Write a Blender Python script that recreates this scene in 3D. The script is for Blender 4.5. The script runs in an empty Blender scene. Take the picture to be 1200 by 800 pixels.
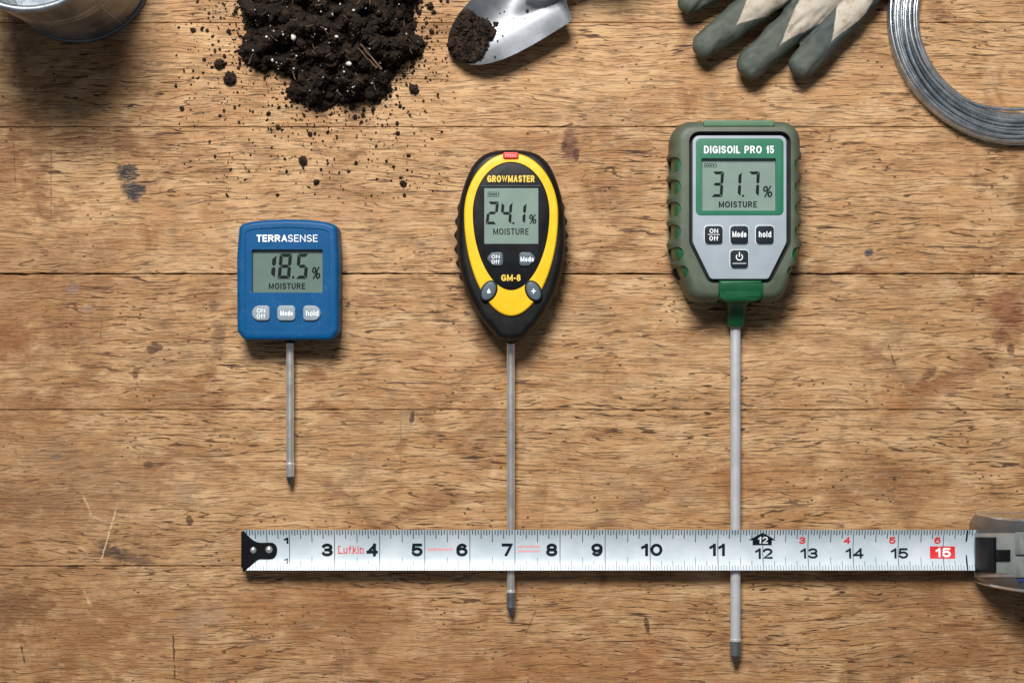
import bpy, bmesh, math, random
import numpy as np
from mathutils import Vector, noise as mnoise

random.seed(7); rng = np.random.default_rng(7)
scene = bpy.context.scene
col = scene.collection
S = 0.00048            # metres on the table per photo pixel
H = 0.90               # camera height above the table
R = math.radians

# ------------------------------------------------------------------ camera, world, light
cam_d = bpy.data.cameras.new('camera'); cam = bpy.data.objects.new('camera', cam_d); col.objects.link(cam)
cam.location = (0, 0, H); cam.rotation_euler = (0, 0, 0)
cam_d.sensor_width = 36; cam_d.lens = 36 * H / (1200 * S)
cam_d.clip_start = 0.01; cam_d.clip_end = 50
cam_d.dof.use_dof = True; cam_d.dof.focus_distance = H - 0.015; cam_d.dof.aperture_fstop = 24
scene.camera = cam
world = bpy.data.worlds.new('World'); scene.world = world; world.use_nodes = True
bg = world.node_tree.nodes['Background']; bg.inputs['Color'].default_value = (0.80, 0.88, 1.0, 1); bg.inputs['Strength'].default_value = 0.15
def area(name, loc, target, sx, sy, power, colour):
    d = bpy.data.lights.new(name, 'AREA'); d.shape = 'RECTANGLE'; d.size = sx; d.size_y = sy; d.energy = power; d.color = colour
    o = bpy.data.objects.new(name, d); col.objects.link(o); o.location = loc
    o.rotation_euler = (Vector(target) - Vector(loc)).to_track_quat('-Z', 'Y').to_euler()
    return o
area('window_light', (-0.15, 0.84, 1.20), (0.16, 0.06, 0), 0.50, 0.42, 34, (1.0, 0.97, 0.93))
scene.view_settings.view_transform = 'Standard'; scene.view_settings.look = 'None'
scene.view_settings.exposure = 0.0; scene.view_settings.gamma = 1.0
scene.view_settings.use_curve_mapping = False
scene.cycles.max_bounces = 6

# ------------------------------------------------------------------ coordinates
def W(px, py, z=0.0):
    k = (H - z) / H * S
    return ((px - 600) * k, (400 - py) * k, z)
def kz(z): return (H - z) / H * S
def F(pts, k):                       # photo pixels -> metres in one scale
    return [((x - 600) * k, (400 - y) * k) for x, y in pts]

# ------------------------------------------------------------------ object helpers
ORG = Vector((0, 0, 0))
def props(o, label=None, cat=None, group=None, kind=None):
    if label: o['label'] = label
    if cat: o['category'] = cat
    if group: o['group'] = group
    if kind: o['kind'] = kind
    return o
def thing(name, label, cat, loc, group=None, kind=None):
    global ORG
    o = bpy.data.objects.new(name, None); col.objects.link(o); o.empty_display_size = 0.01
    o.location = loc; ORG = Vector(loc)
    return props(o, label, cat, group, kind)
def mk(name, verts, faces, mat, parent=None, sharp=40, origin=None, smooth=True):
    org = ORG if parent is not None else Vector(origin if origin is not None else (0, 0, 0))
    me = bpy.data.meshes.new(name)
    v = np.asarray(verts, dtype=float).reshape(-1, 3) - np.array(org)
    me.from_pydata(v.tolist(), [], [tuple(f) for f in faces])
    me.materials.append(mat); me.update()
    if smooth:
        me.polygons.foreach_set('use_smooth', [True] * len(me.polygons))
        if sharp: me.set_sharp_from_angle(angle=R(sharp))
    o = bpy.data.objects.new(name, me); col.objects.link(o)
    if parent is not None: o.parent = parent
    else: o.location = org
    return o
def loft(rings, cap0=True, cap1=True):
    n = len(rings[0]); v = [p for r in rings for p in r]; f = []
    for i in range(len(rings) - 1):
        for j in range(n):
            a, b = i * n + j, i * n + (j + 1) % n
            f.append((a, b, b + n, a + n))
    if cap0: f.append(tuple(range(n - 1, -1, -1)))
    if cap1: f.append(tuple(range((len(rings) - 1) * n, len(rings) * n)))
    return v, f
def ccw(p):
    a = sum(p[i][0] * p[(i + 1) % len(p)][1] - p[(i + 1) % len(p)][0] * p[i][1] for i in range(len(p)))
    return p if a > 0 else p[::-1]
def inset(p, d):
    n = len(p); out = []
    for i in range(n):
        a, b, c = Vector(p[i - 1]), Vector(p[i]), Vector(p[(i + 1) % n])
        e1 = (b - a).normalized(); e2 = (c - b).normalized()
        n1 = Vector((-e1.y, e1.x)); n2 = Vector((-e2.y, e2.x))
        m = (n1 + n2); m = m / max(m.length, 1e-9); s = d / max(m.dot(n1), 0.5)
        out.append((b.x + m.x * s, b.y + m.y * s))
    return out
def rounded(pts, r, seg=7):          # r: one radius or one for each corner
    n = len(pts); out = []
    for i in range(n):
        ri = r[i] if isinstance(r, (list, tuple)) else r
        p, a, b = Vector(pts[i]), Vector(pts[i - 1]), Vector(pts[(i + 1) % n])
        if ri <= 0: out.append(tuple(p)); continue
        da, db = (a - p), (b - p); la, lb = da.length, db.length; da /= la; db /= lb
        ang = da.angle(db); t = min(ri / math.tan(ang / 2), la * .49, lb * .49)
        q0, q1 = p + da * t, p + db * t; rr = t * math.tan(ang / 2)
        c = p + (da + db).normalized() * (rr / math.sin(ang / 2))
        a0 = math.atan2(q0.y - c.y, q0.x - c.x); a1 = math.atan2(q1.y - c.y, q1.x - c.x)
        d = (a1 - a0 + math.pi) % (2 * math.pi) - math.pi
        for k in range(seg + 1):
            th = a0 + d * k / seg; out.append((c.x + rr * math.cos(th), c.y + rr * math.sin(th)))
    return out
def rect(x0, y0, x1, y1): return [(x0, y0), (x1, y0), (x1, y1), (x0, y1)]
def ellipse(cx, cy, rx, ry, n=48, tilt=0):
    o = []
    for i in range(n):
        t = 2 * math.pi * i / n; x, y = rx * math.cos(t), ry * math.sin(t)
        o.append((cx + x * math.cos(tilt) - y * math.sin(tilt), cy + x * math.sin(tilt) + y * math.cos(tilt)))
    return o
def catmull(pts, seg=8):
    n = len(pts); out = []
    for i in range(n):
        p0, p1, p2, p3 = (Vector(pts[(i + k - 1) % n]) for k in range(4))
        for s in range(seg):
            t = s / seg
            q = 0.5 * ((2 * p1) + (-p0 + p2) * t + (2 * p0 - 5 * p1 + 4 * p2 - p3) * t * t + (-p0 + 3 * p1 - 3 * p2 + p3) * t ** 3)
            out.append((q.x, q.y))
    return out
def slab(poly, z0, z1, rt=0.0, rb=0.0, seg=5):
    """rings for a solid plate with rounded top and bottom edges"""
    poly = ccw(poly); rings = []
    if rb > 0:
        for k in range(seg + 1):
            a = math.pi / 2 * k / seg
            rings.append([(x, y, z0 + rb * (1 - math.sin(a))) for x, y in inset(poly, rb * (1 - math.cos(a)))][:])
        rings = rings[::-1]
        rings = []
        for k in range(seg + 1):
            a = math.pi / 2 * (1 - k / seg)
            rings.append([(x, y, z0 + rb * (1 - math.sin(a))) for x, y in inset(poly, rb * (1 - math.cos(a)))])
    else: rings.append([(x, y, z0) for x, y in poly])
    if rt > 0:
        for k in range(seg + 1):
            a = math.pi / 2 * k / seg
            rings.append([(x, y, z1 - rt + rt * math.sin(a)) for x, y in inset(poly, rt * (1 - math.cos(a)))])
    else: rings.append([(x, y, z1) for x, y in poly])
    return rings
def plate(name, poly, z0, z1, mat, parent, rt=0.0, rb=0.0, seg=5, sharp=40, origin=None):
    v, f = loft(slab(poly, z0, z1, rt, rb, seg)); return mk(name, v, f, mat, parent, sharp, origin)
def cut(o, cutters, sharp=35):
    for c in cutters:
        m = o.modifiers.new('b', 'BOOLEAN'); m.operation = 'DIFFERENCE'; m.object = c; m.solver = 'EXACT'
    dg = bpy.context.evaluated_depsgraph_get(); dg.update()
    me = bpy.data.meshes.new_from_object(o.evaluated_get(dg)); me.name = o.data.name
    o.modifiers.clear(); o.data = me
    me.polygons.foreach_set('use_smooth', [True] * len(me.polygons)); me.set_sharp_from_angle(angle=R(sharp))
    for c in cutters:
        d = c.data; bpy.data.objects.remove(c); bpy.data.meshes.remove(d)
def soften(o, w):
    b = o.modifiers.new('soft', 'BEVEL'); b.width = w; b.segments = 2; b.limit_method = 'ANGLE'; b.angle_limit = R(50); b.harden_normals = True
def tube(pts, radii, n=12, caps=True):
    pts = [Vector(p) for p in pts]; rings = []
    up = Vector((0, 0, 1))
    for i, p in enumerate(pts):
        t = (pts[min(i + 1, len(pts) - 1)] - pts[max(i - 1, 0)]).normalized()
        a = t.cross(up)
        if a.length < 1e-4: a = Vector((1, 0, 0))
        a.normalize(); b = a.cross(t).normalized()
        r = radii[i] if hasattr(radii, '__len__') else radii
        rings.append([tuple(p + a * (r * math.cos(2 * math.pi * j / n)) + b * (r * math.sin(2 * math.pi * j / n))) for j in range(n)])
    return loft(rings, caps, caps)
def lathe(prof, c, n=72, caps=(False, False)):
    return loft([[(c[0] + r * math.cos(2 * math.pi * j / n), c[1] + r * math.sin(2 * math.pi * j / n), z) for j in range(n)] for r, z in prof], *caps)

# ------------------------------------------------------------------ material helpers
class NT:
    def __init__(s, name):
        s.m = bpy.data.materials.new(name); s.m.use_nodes = True; s.t = s.m.node_tree; s.N = s.t.nodes; s.L = s.t.links
        s.b = s.N['Principled BSDF']
    def n(s, typ, **kw):
        x = s.N.new(typ)
        for k, v in kw.items(): setattr(x, k, v)
        return x
    def put(s, sock, v):
        if isinstance(v, bpy.types.NodeSocket): s.L.new(v, sock)
        elif v is not None: sock.default_value = v
    def math(s, op, a, b=None, c=None, clamp=False):
        x = s.n('ShaderNodeMath', operation=op); x.use_clamp = clamp
        for i, v in enumerate((a, b, c)):
            if v is not None: s.put(x.inputs[i], v)
        return x.outputs[0]
    def vmul(s, a, v):
        x = s.n('ShaderNodeVectorMath', operation='MULTIPLY'); s.put(x.inputs[0], a); s.put(x.inputs[1], v); return x.outputs[0]
    def vadd(s, a, v):
        x = s.n('ShaderNodeVectorMath', operation='ADD'); s.put(x.inputs[0], a); s.put(x.inputs[1], v); return x.outputs[0]
    def comb(s, x, y, z=0.0):
        c = s.n('ShaderNodeCombineXYZ'); s.put(c.inputs[0], x); s.put(c.inputs[1], y); s.put(c.inputs[2], z); return c.outputs[0]
    def noise(s, vec, scale=1.0, detail=2.0, rough=0.5, dist=0.0, dim='3D'):
        x = s.n('ShaderNodeTexNoise', noise_dimensions=dim); s.put(x.inputs['Vector'], vec)
        x.inputs['Scale'].default_value = scale; x.inputs['Detail'].default_value = detail
        x.inputs['Roughness'].default_value = rough; x.inputs['Distortion'].default_value = dist
        return x.outputs[0]
    def step(s, v, a, b, lo=0.0, hi=1.0):       # smooth map
        x = s.n('ShaderNodeMapRange', interpolation_type='SMOOTHSTEP'); s.put(x.inputs[0], v)
        for i, q in enumerate((a, b, lo, hi)): x.inputs[i + 1].default_value = q
        return x.outputs[0]
    def mix(s, f, a, b, mode='MIX'):
        x = s.n('ShaderNodeMix', data_type='RGBA', blend_type=mode); s.put(x.inputs[0], f)
        for i, q in ((6, a), (7, b)):
            if isinstance(q, tuple): q = (*q[:3], 1)
            s.put(x.inputs[i], q)
        return x.outputs[2]
    def bump(s, h, strength=0.3, dist=0.0003):
        x = s.n('ShaderNodeBump'); x.inputs['Strength'].default_value = strength; x.inputs['Distance'].default_value = dist
        s.put(x.inputs['Height'], h); s.L.new(x.outputs[0], s.b.inputs['Normal']); return x
    def obj(s): return s.n('ShaderNodeTexCoord').outputs['Object']
def lin(r, g, b):
    f = lambda c: (c / 255 / 12.92) if c <= 10 else ((c / 255 + .055) / 1.055) ** 2.4
    return (f(r), f(g), f(b))
def simple(name, rgb, rough=0.45, metal=0.0, coat=0.0, grain=0.25, gscale=1500, wear=0.12, spec=0.5, dust=0.0):
    t = NT(name); o = t.obj()
    n1 = t.noise(o, 90, 4, .6); n2 = t.noise(o, gscale, 2, .5)
    c = tuple(rgb)
    d = tuple(x * (1 - wear) for x in c); l = tuple(min(1, x * (1 + wear)) for x in c)
    t.put(t.b.inputs['Base Color'], t.mix(t.step(n1, .35, .65), d, l))
    t.put(t.b.inputs['Roughness'], t.math('MULTIPLY_ADD', n1, 0.18, rough - 0.09, True))
    if dust:
        n3 = t.noise(o, 700, 3, .65); n4 = t.noise(t.vmul(o, (300, 2200, 300)), 1, 2, .5); m_ = t.math('MULTIPLY', t.step(n3, .60, .72), t.step(n1, .4, .6)); m_ = t.math('MAXIMUM', m_, t.math('MULTIPLY', t.step(n4, .68, .74), .5))
        t.put(t.b.inputs['Base Color'], t.mix(t.math('MULTIPLY', m_, dust), t.mix(t.step(n1, .35, .65), d, l), (.34, .27, .20)))
    t.b.inputs['Metallic'].default_value = metal; t.b.inputs['Coat Weight'].default_value = coat; t.b.inputs['Coat Roughness'].default_value = .15
    t.b.inputs['Specular IOR Level'].default_value = spec
    if grain: t.bump(n2, grain, 0.00008)
    return t.m

# ------------------------------------------------------------------ wood
def wood_material():
    t = NT('worn_oak'); o = t.obj()
    p = t.vmul(o, (1 / S, 1 / S, 1 / S))                      # photo pixels, y up, centre (600,400)
    seed = t.n('ShaderNodeAttribute', attribute_type='OBJECT', attribute_name='seed').outputs['Fac']
    sp = t.n('ShaderNodeSeparateXYZ'); t.L.new(p, sp.inputs[0]); X, Y = sp.outputs[0], sp.outputs[1]
    off = t.comb(t.math('MULTIPLY', seed, 371.3), t.math('MULTIPLY', seed, 93.7), seed)
    ps = t.vadd(p, off)
    w1 = t.noise(t.vmul(ps, (.0035, .010, 0)), 1, 2, .5, 0, '2D')
    w2 = t.noise(t.vmul(ps, (.013, .035, 0)), 1, 2, .5, 0, '2D')
    w3 = t.noise(t.vmul(ps, (.05, .12, 0)), 1, 1, .5, 0, '2D')
    dy = t.math('ADD', t.math('MULTIPLY_ADD', w1, 20., -10.), t.math('MULTIPLY_ADD', w2, 5., -2.5))
    dy = t.math('ADD', dy, t.math('MULTIPLY_ADD', w3, 1.8, -.9))
    q = t.vadd(ps, t.comb(0., dy, 0.))
    # broad tone
    b1 = t.noise(t.vmul(q, (.0035, .014, 0)), 1, 4, .6, .6, '2D')
    b2 = t.noise(t.vmul(q, (.016, .055, 0)), 1, 4, .62, 0, '2D')
    b3 = t.noise(t.vmul(ps, (.010, .012, 0)), 1, 5, .6, .8, '2D')
    fine = t.noise(t.vmul(q, (.03, .55, 0)), 1, 3, .6, 0, '2D')
    fleck = t.noise(t.vmul(q, (.10, .22, 0)), 1, 3, .6, .4, '2D')
    c = t.mix(t.step(b1, .30, .72), lin(172, 128, 84), lin(190, 150, 106))
    c = t.mix(t.step(b2, .38, .68, 0, .60), c, lin(210, 175, 132))
    c = t.mix(t.step(b3, .47, .74, 0, .75), c, lin(128, 86, 52))
    b4 = t.noise(t.vmul(ps, (.013, .022, 0)), 1, 5, .65, .5, '2D')
    c = t.mix(t.step(b4, .54, .72, 0, .5), c, lin(138, 112, 86))
    c = t.mix(t.step(b4, .44, .26, 0, .5), c, lin(214, 182, 142))
    c = t.mix(t.step(fine, .42, .72, 0, .24), c, lin(142, 97, 60))
    band = t.noise(t.vmul(q, (.0022, .075, 0)), 1, 3, .6, 0, '2D')
    c = t.mix(t.step(band, .46, .70, 0, .28), c, lin(140, 94, 54))
    c = t.mix(t.step(fleck, .60, .74, 0, .28), c, lin(222, 186, 146))
    # pores: contour lines of a stretched noise, broken up into dashes
    def lines(sx, sy, lev, width, mx, my, t0, t1, shift):
        a = t.noise(t.vmul(t.vadd(q, (shift, shift * 2, 0)), (sx, sy, 0)), 1, 1.5, .5, 0, '2D')
        fr = t.math('FRACT', t.math('MULTIPLY', a, lev))
        d = t.math('ABSOLUTE', t.math('SUBTRACT', fr, .5))
        m = t.noise(t.vmul(t.vadd(q, (shift * 3, shift, 0)), (mx, my, 0)), 1, 3, .6, 0, '2D')
        wd = t.step(m, t0, t1, width * .22, width)
        return t.math('MULTIPLY', t.step(t.math('SUBTRACT', wd, d), 0.0, width * .42), t.step(m, t0 - .05, t1 + .06, .30, 1.0))
    l1 = lines(.0048, .10, 8., .12, .026, .20, .42, .60, 11.)
    l2 = lines(.008, .16, 6., .12, .035, .28, .45, .64, 57.)
    sq = t.n('ShaderNodeSeparateXYZ'); t.L.new(q, sq.inputs[0])
    jit = t.noise(t.vmul(ps, (.007, .05, 0)), 1, 2, .5, 0, '2D')
    ph = t.math('ADD', t.math('DIVIDE', sq.outputs[1], 6.0), t.math('MULTIPLY', jit, 4.2))
    dph = t.math('ABSOLUTE', t.math('SUBTRACT', t.math('FRACT', ph), .5))
    mm = t.noise(t.vmul(q, (.032, .16, 0)), 1, 3, .62, 0, '2D')
    l4 = t.math('MULTIPLY', t.step(t.math('SUBTRACT', t.step(mm, .40, .66, .018, .105), dph), -.01, .045), t.step(mm, .38, .62, .30, .95))
    pv = t.noise(t.vmul(q, (.040, .60, 0)), 1, 2, .55, 0, '2D')
    l3 = t.math('MULTIPLY', t.step(pv, .58, .72), t.step(t.noise(t.vmul(ps, (.02, .03, 0)), 1, 2), .35, .6, .5, 1.))
    pores = t.math('MAXIMUM', t.math('MAXIMUM', l1, t.math('MULTIPLY', l2, .6)), t.math('MAXIMUM', t.math('MULTIPLY', l3, .4), l4))
    vs = t.n('ShaderNodeTexVoronoi', voronoi_dimensions='2D'); t.put(vs.inputs['Vector'], t.vmul(q, (.05, .075, 0))); vs.inputs['Scale'].default_value = 1
    spk = t.math('MULTIPLY', t.step(vs.outputs['Distance'], .10, .05), t.step(t.noise(t.vmul(ps, (.02, .02, 0)), 1, 2), .50, .62))
    strength = t.step(t.noise(t.vmul(ps, (.005, .012, 0)), 1, 3), .36, .62, .42, 1.0)
    c = t.mix(t.math('MULTIPLY', pores, strength), c, lin(58, 33, 17))
    c = t.mix(t.math('MULTIPLY', spk, .8), c, lin(60, 36, 22))
    ragged = t.noise(t.vmul(p, (.055, .085, 0)), 1, 5, .65, .3, '2D')
    rag = t.math('MULTIPLY_ADD', ragged, 2.4, -1.2)
    fineR = t.noise(t.vmul(p, (.10, .6, 0)), 1, 3, .6, 0, '2D')
    holes = None
    def stain_or_shade(c, x, y, rx, ry, colr, a, tilt=0, soft=.5, ragk=1.0):
        dx = t.math('SUBTRACT', X, float(x - 600)); dyy = t.math('SUBTRACT', Y, float(400 - y))
        if tilt:
            ca, sa = math.cos(R(tilt)), math.sin(R(tilt))
            ux = t.math('MULTIPLY_ADD', dx, ca, t.math('MULTIPLY', dyy, sa)); uy = t.math('MULTIPLY_ADD', dyy, ca, t.math('MULTIPLY', dx, -sa))
        else: ux, uy = dx, dyy
        r2 = t.math('ADD', t.math('POWER', t.math('DIVIDE', ux, float(rx)), 2.), t.math('POWER', t.math('DIVIDE', uy, float(ry)), 2.))
        d = t.math('ADD', t.math('SQRT', r2), t.math('MULTIPLY', rag, ragk))
        m = t.step(d, 1 + soft * .4, 1 - soft * .9, 0, min(1.0, a * 1.2))
        m = t.math('MULTIPLY', m, t.step(fineR, .3, .6, .55, 1.))
        return t.mix(m, c, lin(*colr)), m
    for s in STAINS_AND_SHADE: c, m = stain_or_shade(c, *s)
    crack = None
    for x0, y0, x1, y1, wd, colr, a in SCRATCHES:
        ax, ay, bx, by = x0 - 600, 400 - y0, x1 - 600, 400 - y1
        L = math.hypot(bx - ax, by - ay); ux, uy = (bx - ax) / L, (by - ay) / L
        dx = t.math('SUBTRACT', X, float(ax)); dyy = t.math('SUBTRACT', Y, float(ay))
        al = t.math('MULTIPLY_ADD', dx, ux, t.math('MULTIPLY', dyy, uy)); ac = t.math('MULTIPLY_ADD', dx, -uy, t.math('MULTIPLY', dyy, ux))
        ac = t.math('ADD', ac, t.math('MULTIPLY', rag, wd * 1.1))
        m = t.math('MULTIPLY', t.step(t.math('ABSOLUTE', ac), wd, wd * .4), t.step(t.math('ABSOLUTE', t.math('SUBTRACT', al, L / 2)), L / 2, L / 2 - 4, 0, a))
        m = t.math('MULTIPLY', m, t.step(w3, .35, .5, .3, 1.))
        c = t.mix(m, c, lin(*colr))
    t.put(t.b.inputs['Base Color'], c)
    t.put(t.b.inputs['Roughness'], t.math('MULTIPLY_ADD', b2, .3, .45))
    t.b.inputs['Specular IOR Level'].default_value = .3
    h = t.math('SUBTRACT', t.math('ADD', t.math('MULTIPLY', fine, .35), t.math('MULTIPLY', fleck, .3)), t.math('ADD', pores, spk))
    t.bump(h, .8, .0004)
    return t.m
STAINS_AND_SHADE = [  # px x, y, rx, ry, colour, amount, tilt, softness, raggedness
    (150, 202, 13, 12, (46, 44, 44), .97, 0, .4, .8), (157, 224, 14, 13, (42, 43, 48), .97, 0, .3, .5),
    (668, 170, 10, 20, (104, 66, 52), .8, 0, .6, 1.), (661, 171, 4, 5, (70, 42, 34), .8, 0, .5, .6), (675, 180, 4, 8, (84, 54, 48), .8, 0, .5, .8),
    (1178, 368, 20, 36, (126, 74, 52), .6, 5, .9, 1.2), (1172, 394, 12, 8, (88, 56, 42), .5, -20, .5, 1.), (1184, 410, 5, 8, (80, 54, 32), .7, 0, .5, 1.),
    (1088, 440, 12, 7, (92, 60, 38), .75, 30, .6, 1.), (1100, 452, 34, 12, (140, 92, 58), .6, 12, .8, 1.2), (1055, 475, 22, 14, (158, 104, 62), .5, 0, .9, 1.2),
    (1018, 296, 6, 4.5, (58, 58, 72), .95, 25, .35, .4), (1046, 556, 14, 8, (140, 104, 74), .5, 0, .8, 1.2), (1048, 561, 3, 3, (60, 44, 34), .8, 0, .5, .4),
    (483, 489, 3, 9, (40, 32, 28), .95, -8, .35, .5), (478, 482, 10, 22, (140, 104, 76), .4, 0, .9, 1.), (470, 522, 8, 8, (120, 78, 50), .5, 0, .7, 1.),
    (758, 732, 3.5, 13, (48, 34, 24), .95, 12, .4, .4), (760, 765, 16, 26, (160, 100, 58), .45, 0, .9, 1.),
    (134, 646, 20, 9, (52, 48, 46), .9, -12, .5, .9), (160, 656, 22, 6, (78, 66, 56), .7, -8, .5, .9),
    (62, 250, 26, 14, (120, 84, 56), .6, 0, .8, 1.3), (45, 200, 18, 60, (128, 88, 56), .55, 0, .9, 1.3), (118, 168, 70, 16, (116, 78, 48), .6, 0, .9, 1.2),  # last, wide one paints the bucket's cast shadow into the wood
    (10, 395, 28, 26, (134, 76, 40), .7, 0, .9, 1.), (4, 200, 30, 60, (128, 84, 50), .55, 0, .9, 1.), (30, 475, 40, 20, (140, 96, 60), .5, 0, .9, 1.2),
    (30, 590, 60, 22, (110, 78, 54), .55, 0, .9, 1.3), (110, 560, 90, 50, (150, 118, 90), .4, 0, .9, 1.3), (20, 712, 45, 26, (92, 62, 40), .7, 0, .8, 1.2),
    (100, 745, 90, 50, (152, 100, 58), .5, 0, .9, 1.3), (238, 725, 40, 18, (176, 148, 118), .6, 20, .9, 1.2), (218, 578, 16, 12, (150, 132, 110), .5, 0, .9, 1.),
    (255, 395, 9, 28, (104, 76, 56), .6, -8, .8, 1.3), (250, 358, 6, 8, (80, 56, 42), .6, 0, .6, 1.), (86, 338, 9, 6, (128, 122, 120), .6, 20, .5, .7), (101, 361, 7, 4, (122, 120, 124), .6, 0, .5, .6),
    (182, 408, 9, 7, (70, 44, 30), .75, 0, .4, 1.6), (160, 440, 5, 9, (80, 50, 32), .7, 0, .4, 1.4), (222, 610, 4, 7, (60, 40, 28), .8, 0, .4, .6), (174, 545, 7, 4, (70, 48, 36), .75, 0, .4, .6),
    (370, 440, 14, 12, (128, 78, 46), .65, 0, .8, 1.1), (512, 438, 24, 30, (168, 118, 78), .4, 0, .9, 1.2), (360, 700, 120, 40, (150, 96, 54), .4, 0, .9, 1.3),
    (66, 535, 8, 4, (90, 96, 92), .6, 0, .5, .7), (960, 330, 26, 16, (120, 90, 64), .5, 30, .9, 1.1), (700, 505, 24, 9, (150, 106, 70), .45, 0, .9, 1.2),
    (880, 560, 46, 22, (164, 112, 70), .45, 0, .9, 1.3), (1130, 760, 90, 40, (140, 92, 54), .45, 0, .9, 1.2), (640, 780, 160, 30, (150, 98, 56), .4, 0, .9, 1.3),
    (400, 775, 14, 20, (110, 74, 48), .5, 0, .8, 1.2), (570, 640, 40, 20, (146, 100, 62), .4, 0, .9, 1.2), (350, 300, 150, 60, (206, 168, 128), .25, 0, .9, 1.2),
    (20, 20, 40, 60, (96, 66, 44), .6, 0, .9, 1.), (0, 600, 230, 260, (132, 92, 58), .40, 0, .9, .8), (20, 330, 140, 120, (136, 94, 60), .35, 0, .9, .8), (1190, 700, 200, 120, (132, 90, 56), .35, 0, .9, .8), (560, 800, 420, 90, (150, 102, 62), .35, 0, .9, .9), (1100, 200, 60, 40, (190, 146, 104), .3, 0, .9, 1.), (150, 70, 40, 30, (150, 108, 74), .4, 0, .9, 1.2)]  # broad ones: discoloured wood, with light falling off towards the edges painted in
SCRATCHES = [  # x0, y0, x1, y1, half width, colour, amount
    (139, 586, 118, 657, 1.3, (212, 186, 150), .8), (95, 575, 108, 604, 1.6, (204, 176, 142), .55), (108, 604, 122, 610, 1.2, (204, 176, 142), .6),
    (1040, 402, 1050, 430, .9, (66, 44, 30), .9), (203, 742, 205, 798, 1.3, (62, 42, 28), .9), (120, 372, 117, 398, .9, (84, 84, 90), .8),
    (16, 165, 18, 218, 1.1, (84, 56, 36), .7), (97, 690, 108, 712, 2.0, (206, 178, 142), .6), (118, 270, 126, 306, 1.2, (150, 138, 124), .5),
    (24, 752, 30, 778, 1.6, (62, 42, 30), .8), (470, 480, 470, 560, .8, (120, 84, 54), .5), (60, 172, 60, 260, .9, (92, 66, 46), .6),
    (632, 705, 614, 748, .9, (84, 56, 36), .6), (1098, 236, 1099, 262, .9, (100, 74, 50), .6), (1160, 240, 1163, 252, .9, (100, 74, 50), .6),
    (640, 556, 660, 548, .8, (110, 78, 50), .5), (400, 748, 404, 768, 1.0, (80, 54, 36), .6), (725, 600, 760, 597, .8, (110, 78, 50), .5)]
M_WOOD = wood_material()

table = thing('table_top', 'worn oak planked table top with dark joints, seen from straight above', None, (0, 0, 0), kind='structure')
JO = [-520, -360, -215, -98, 27, 149, 321, 480, 663, 822, 975, 1130, 1290]
GAP = {27: .5, 149: .7, 321: 1.5, 480: .7, 663: .8}
for i in range(len(JO) - 1):
    y0, y1 = JO[i], JO[i + 1]; g0, g1 = GAP.get(y0, .8), GAP.get(y1, .8)
    xs = np.concatenate([[-900, -500], np.arange(-60, 1262, 6), [1700, 2100]]).astype(float)
    def edge(y, g, sgn, sd):
        return [(400 - y) + sgn * (g * .5 + .75 * g * (mnoise.noise(Vector((x * .05, y * .3, sd))) + .5 * mnoise.noise(Vector((x * .23, y * .3, sd))))) for x in xs]
    top = edge(y0, g0, -1, 1.); bot = edge(y1, g1, 1, 5.)
    e = .9
    rows = [(top, 0, -50), (top, 0, -1.0), (top, -e, 0), (bot, e, 0), (bot, 0, -1.0), (bot, 0, -50)]
    v = [((x - 600) * S, (r[j] + dd) * S, z * S) for r, dd, z in rows for j, x in enumerate(xs)]
    n = len(xs); f = [(a * n + j, (a + 1) * n + j, (a + 1) * n + j + 1, a * n + j + 1) for a in range(5) for j in range(n - 1)]
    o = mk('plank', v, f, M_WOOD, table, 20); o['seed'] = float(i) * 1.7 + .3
M_DARK = simple('dark_gap', (.012, .009, .007), .9, grain=0)
plate('table_board', F(rect(-900, -520, 2100, 1290), S), -60 * S, -6 * S, M_DARK, table)

# ------------------------------------------------------------------ common materials
M_BLUE = simple('blue_plastic', lin(0, 77, 127), .45, spec=.2, grain=.35, wear=.06, dust=.22)
M_BLUEP = simple('blue_panel', lin(12, 92, 158), .42, grain=.35, wear=.06)
M_BLACK = simple('black_rubber', (.006, .006, .0065), .5, spec=.28, grain=.5, wear=.3, dust=.08)
M_BLACKG = simple('black_gloss', (.004, .0045, .006), .32, spec=.3, grain=.1, wear=.2)
M_YEL = simple('yellow_plastic', lin(236, 188, 30), .33, grain=.2, wear=.05, dust=.22)
M_OLIVE = simple('olive_rubber', lin(76, 86, 71), .55, grain=.6, wear=.12, dust=.22)
M_GREEN = simple('green_plastic', lin(6, 80, 46), .4, grain=.3, wear=.1, dust=.22)
M_TEAL = simple('green_label', lin(20, 104, 76), .45, grain=.2, wear=.04)
M_TOPG = simple('muted_green_rubber', lin(72, 108, 82), .5, grain=.5, wear=.1)
M_PANEL = simple('silver_panel', lin(150, 161, 170), .42, grain=.2, wear=.04, dust=.22)
M_LCD = simple('lcd_glass', lin(100, 118, 110), .22, grain=0, wear=.04, coat=.3)
M_LCD2 = simple('lcd_glass_pale', lin(124, 142, 133), .22, grain=0, wear=.04, coat=.3)
M_INK = simple('lcd_ink', lin(6, 22, 22), .5, spec=.15, grain=0, wear=.1)
M_WHITE = simple('white_print', lin(238, 242, 244), .5, grain=0, wear=.02)
M_GOLD = simple('gold_print', lin(232, 196, 70), .5, grain=0, wear=.04)
M_GREYB = simple('grey_button', lin(134, 148, 158), .45, grain=.3, wear=.05)
M_SLATE = simple('slate_button', lin(74, 88, 98), .42, grain=.3, wear=.06)
M_NAVY = simple('dark_button', lin(20, 30, 38), .42, spec=.3, grain=.3, wear=.08)
M_RIM = simple('pale_button_rim', lin(206, 218, 224), .4, grain=.1, wear=.03)
M_RED = simple('red_button', lin(205, 44, 30), .35, grain=.1, wear=.05)
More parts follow.
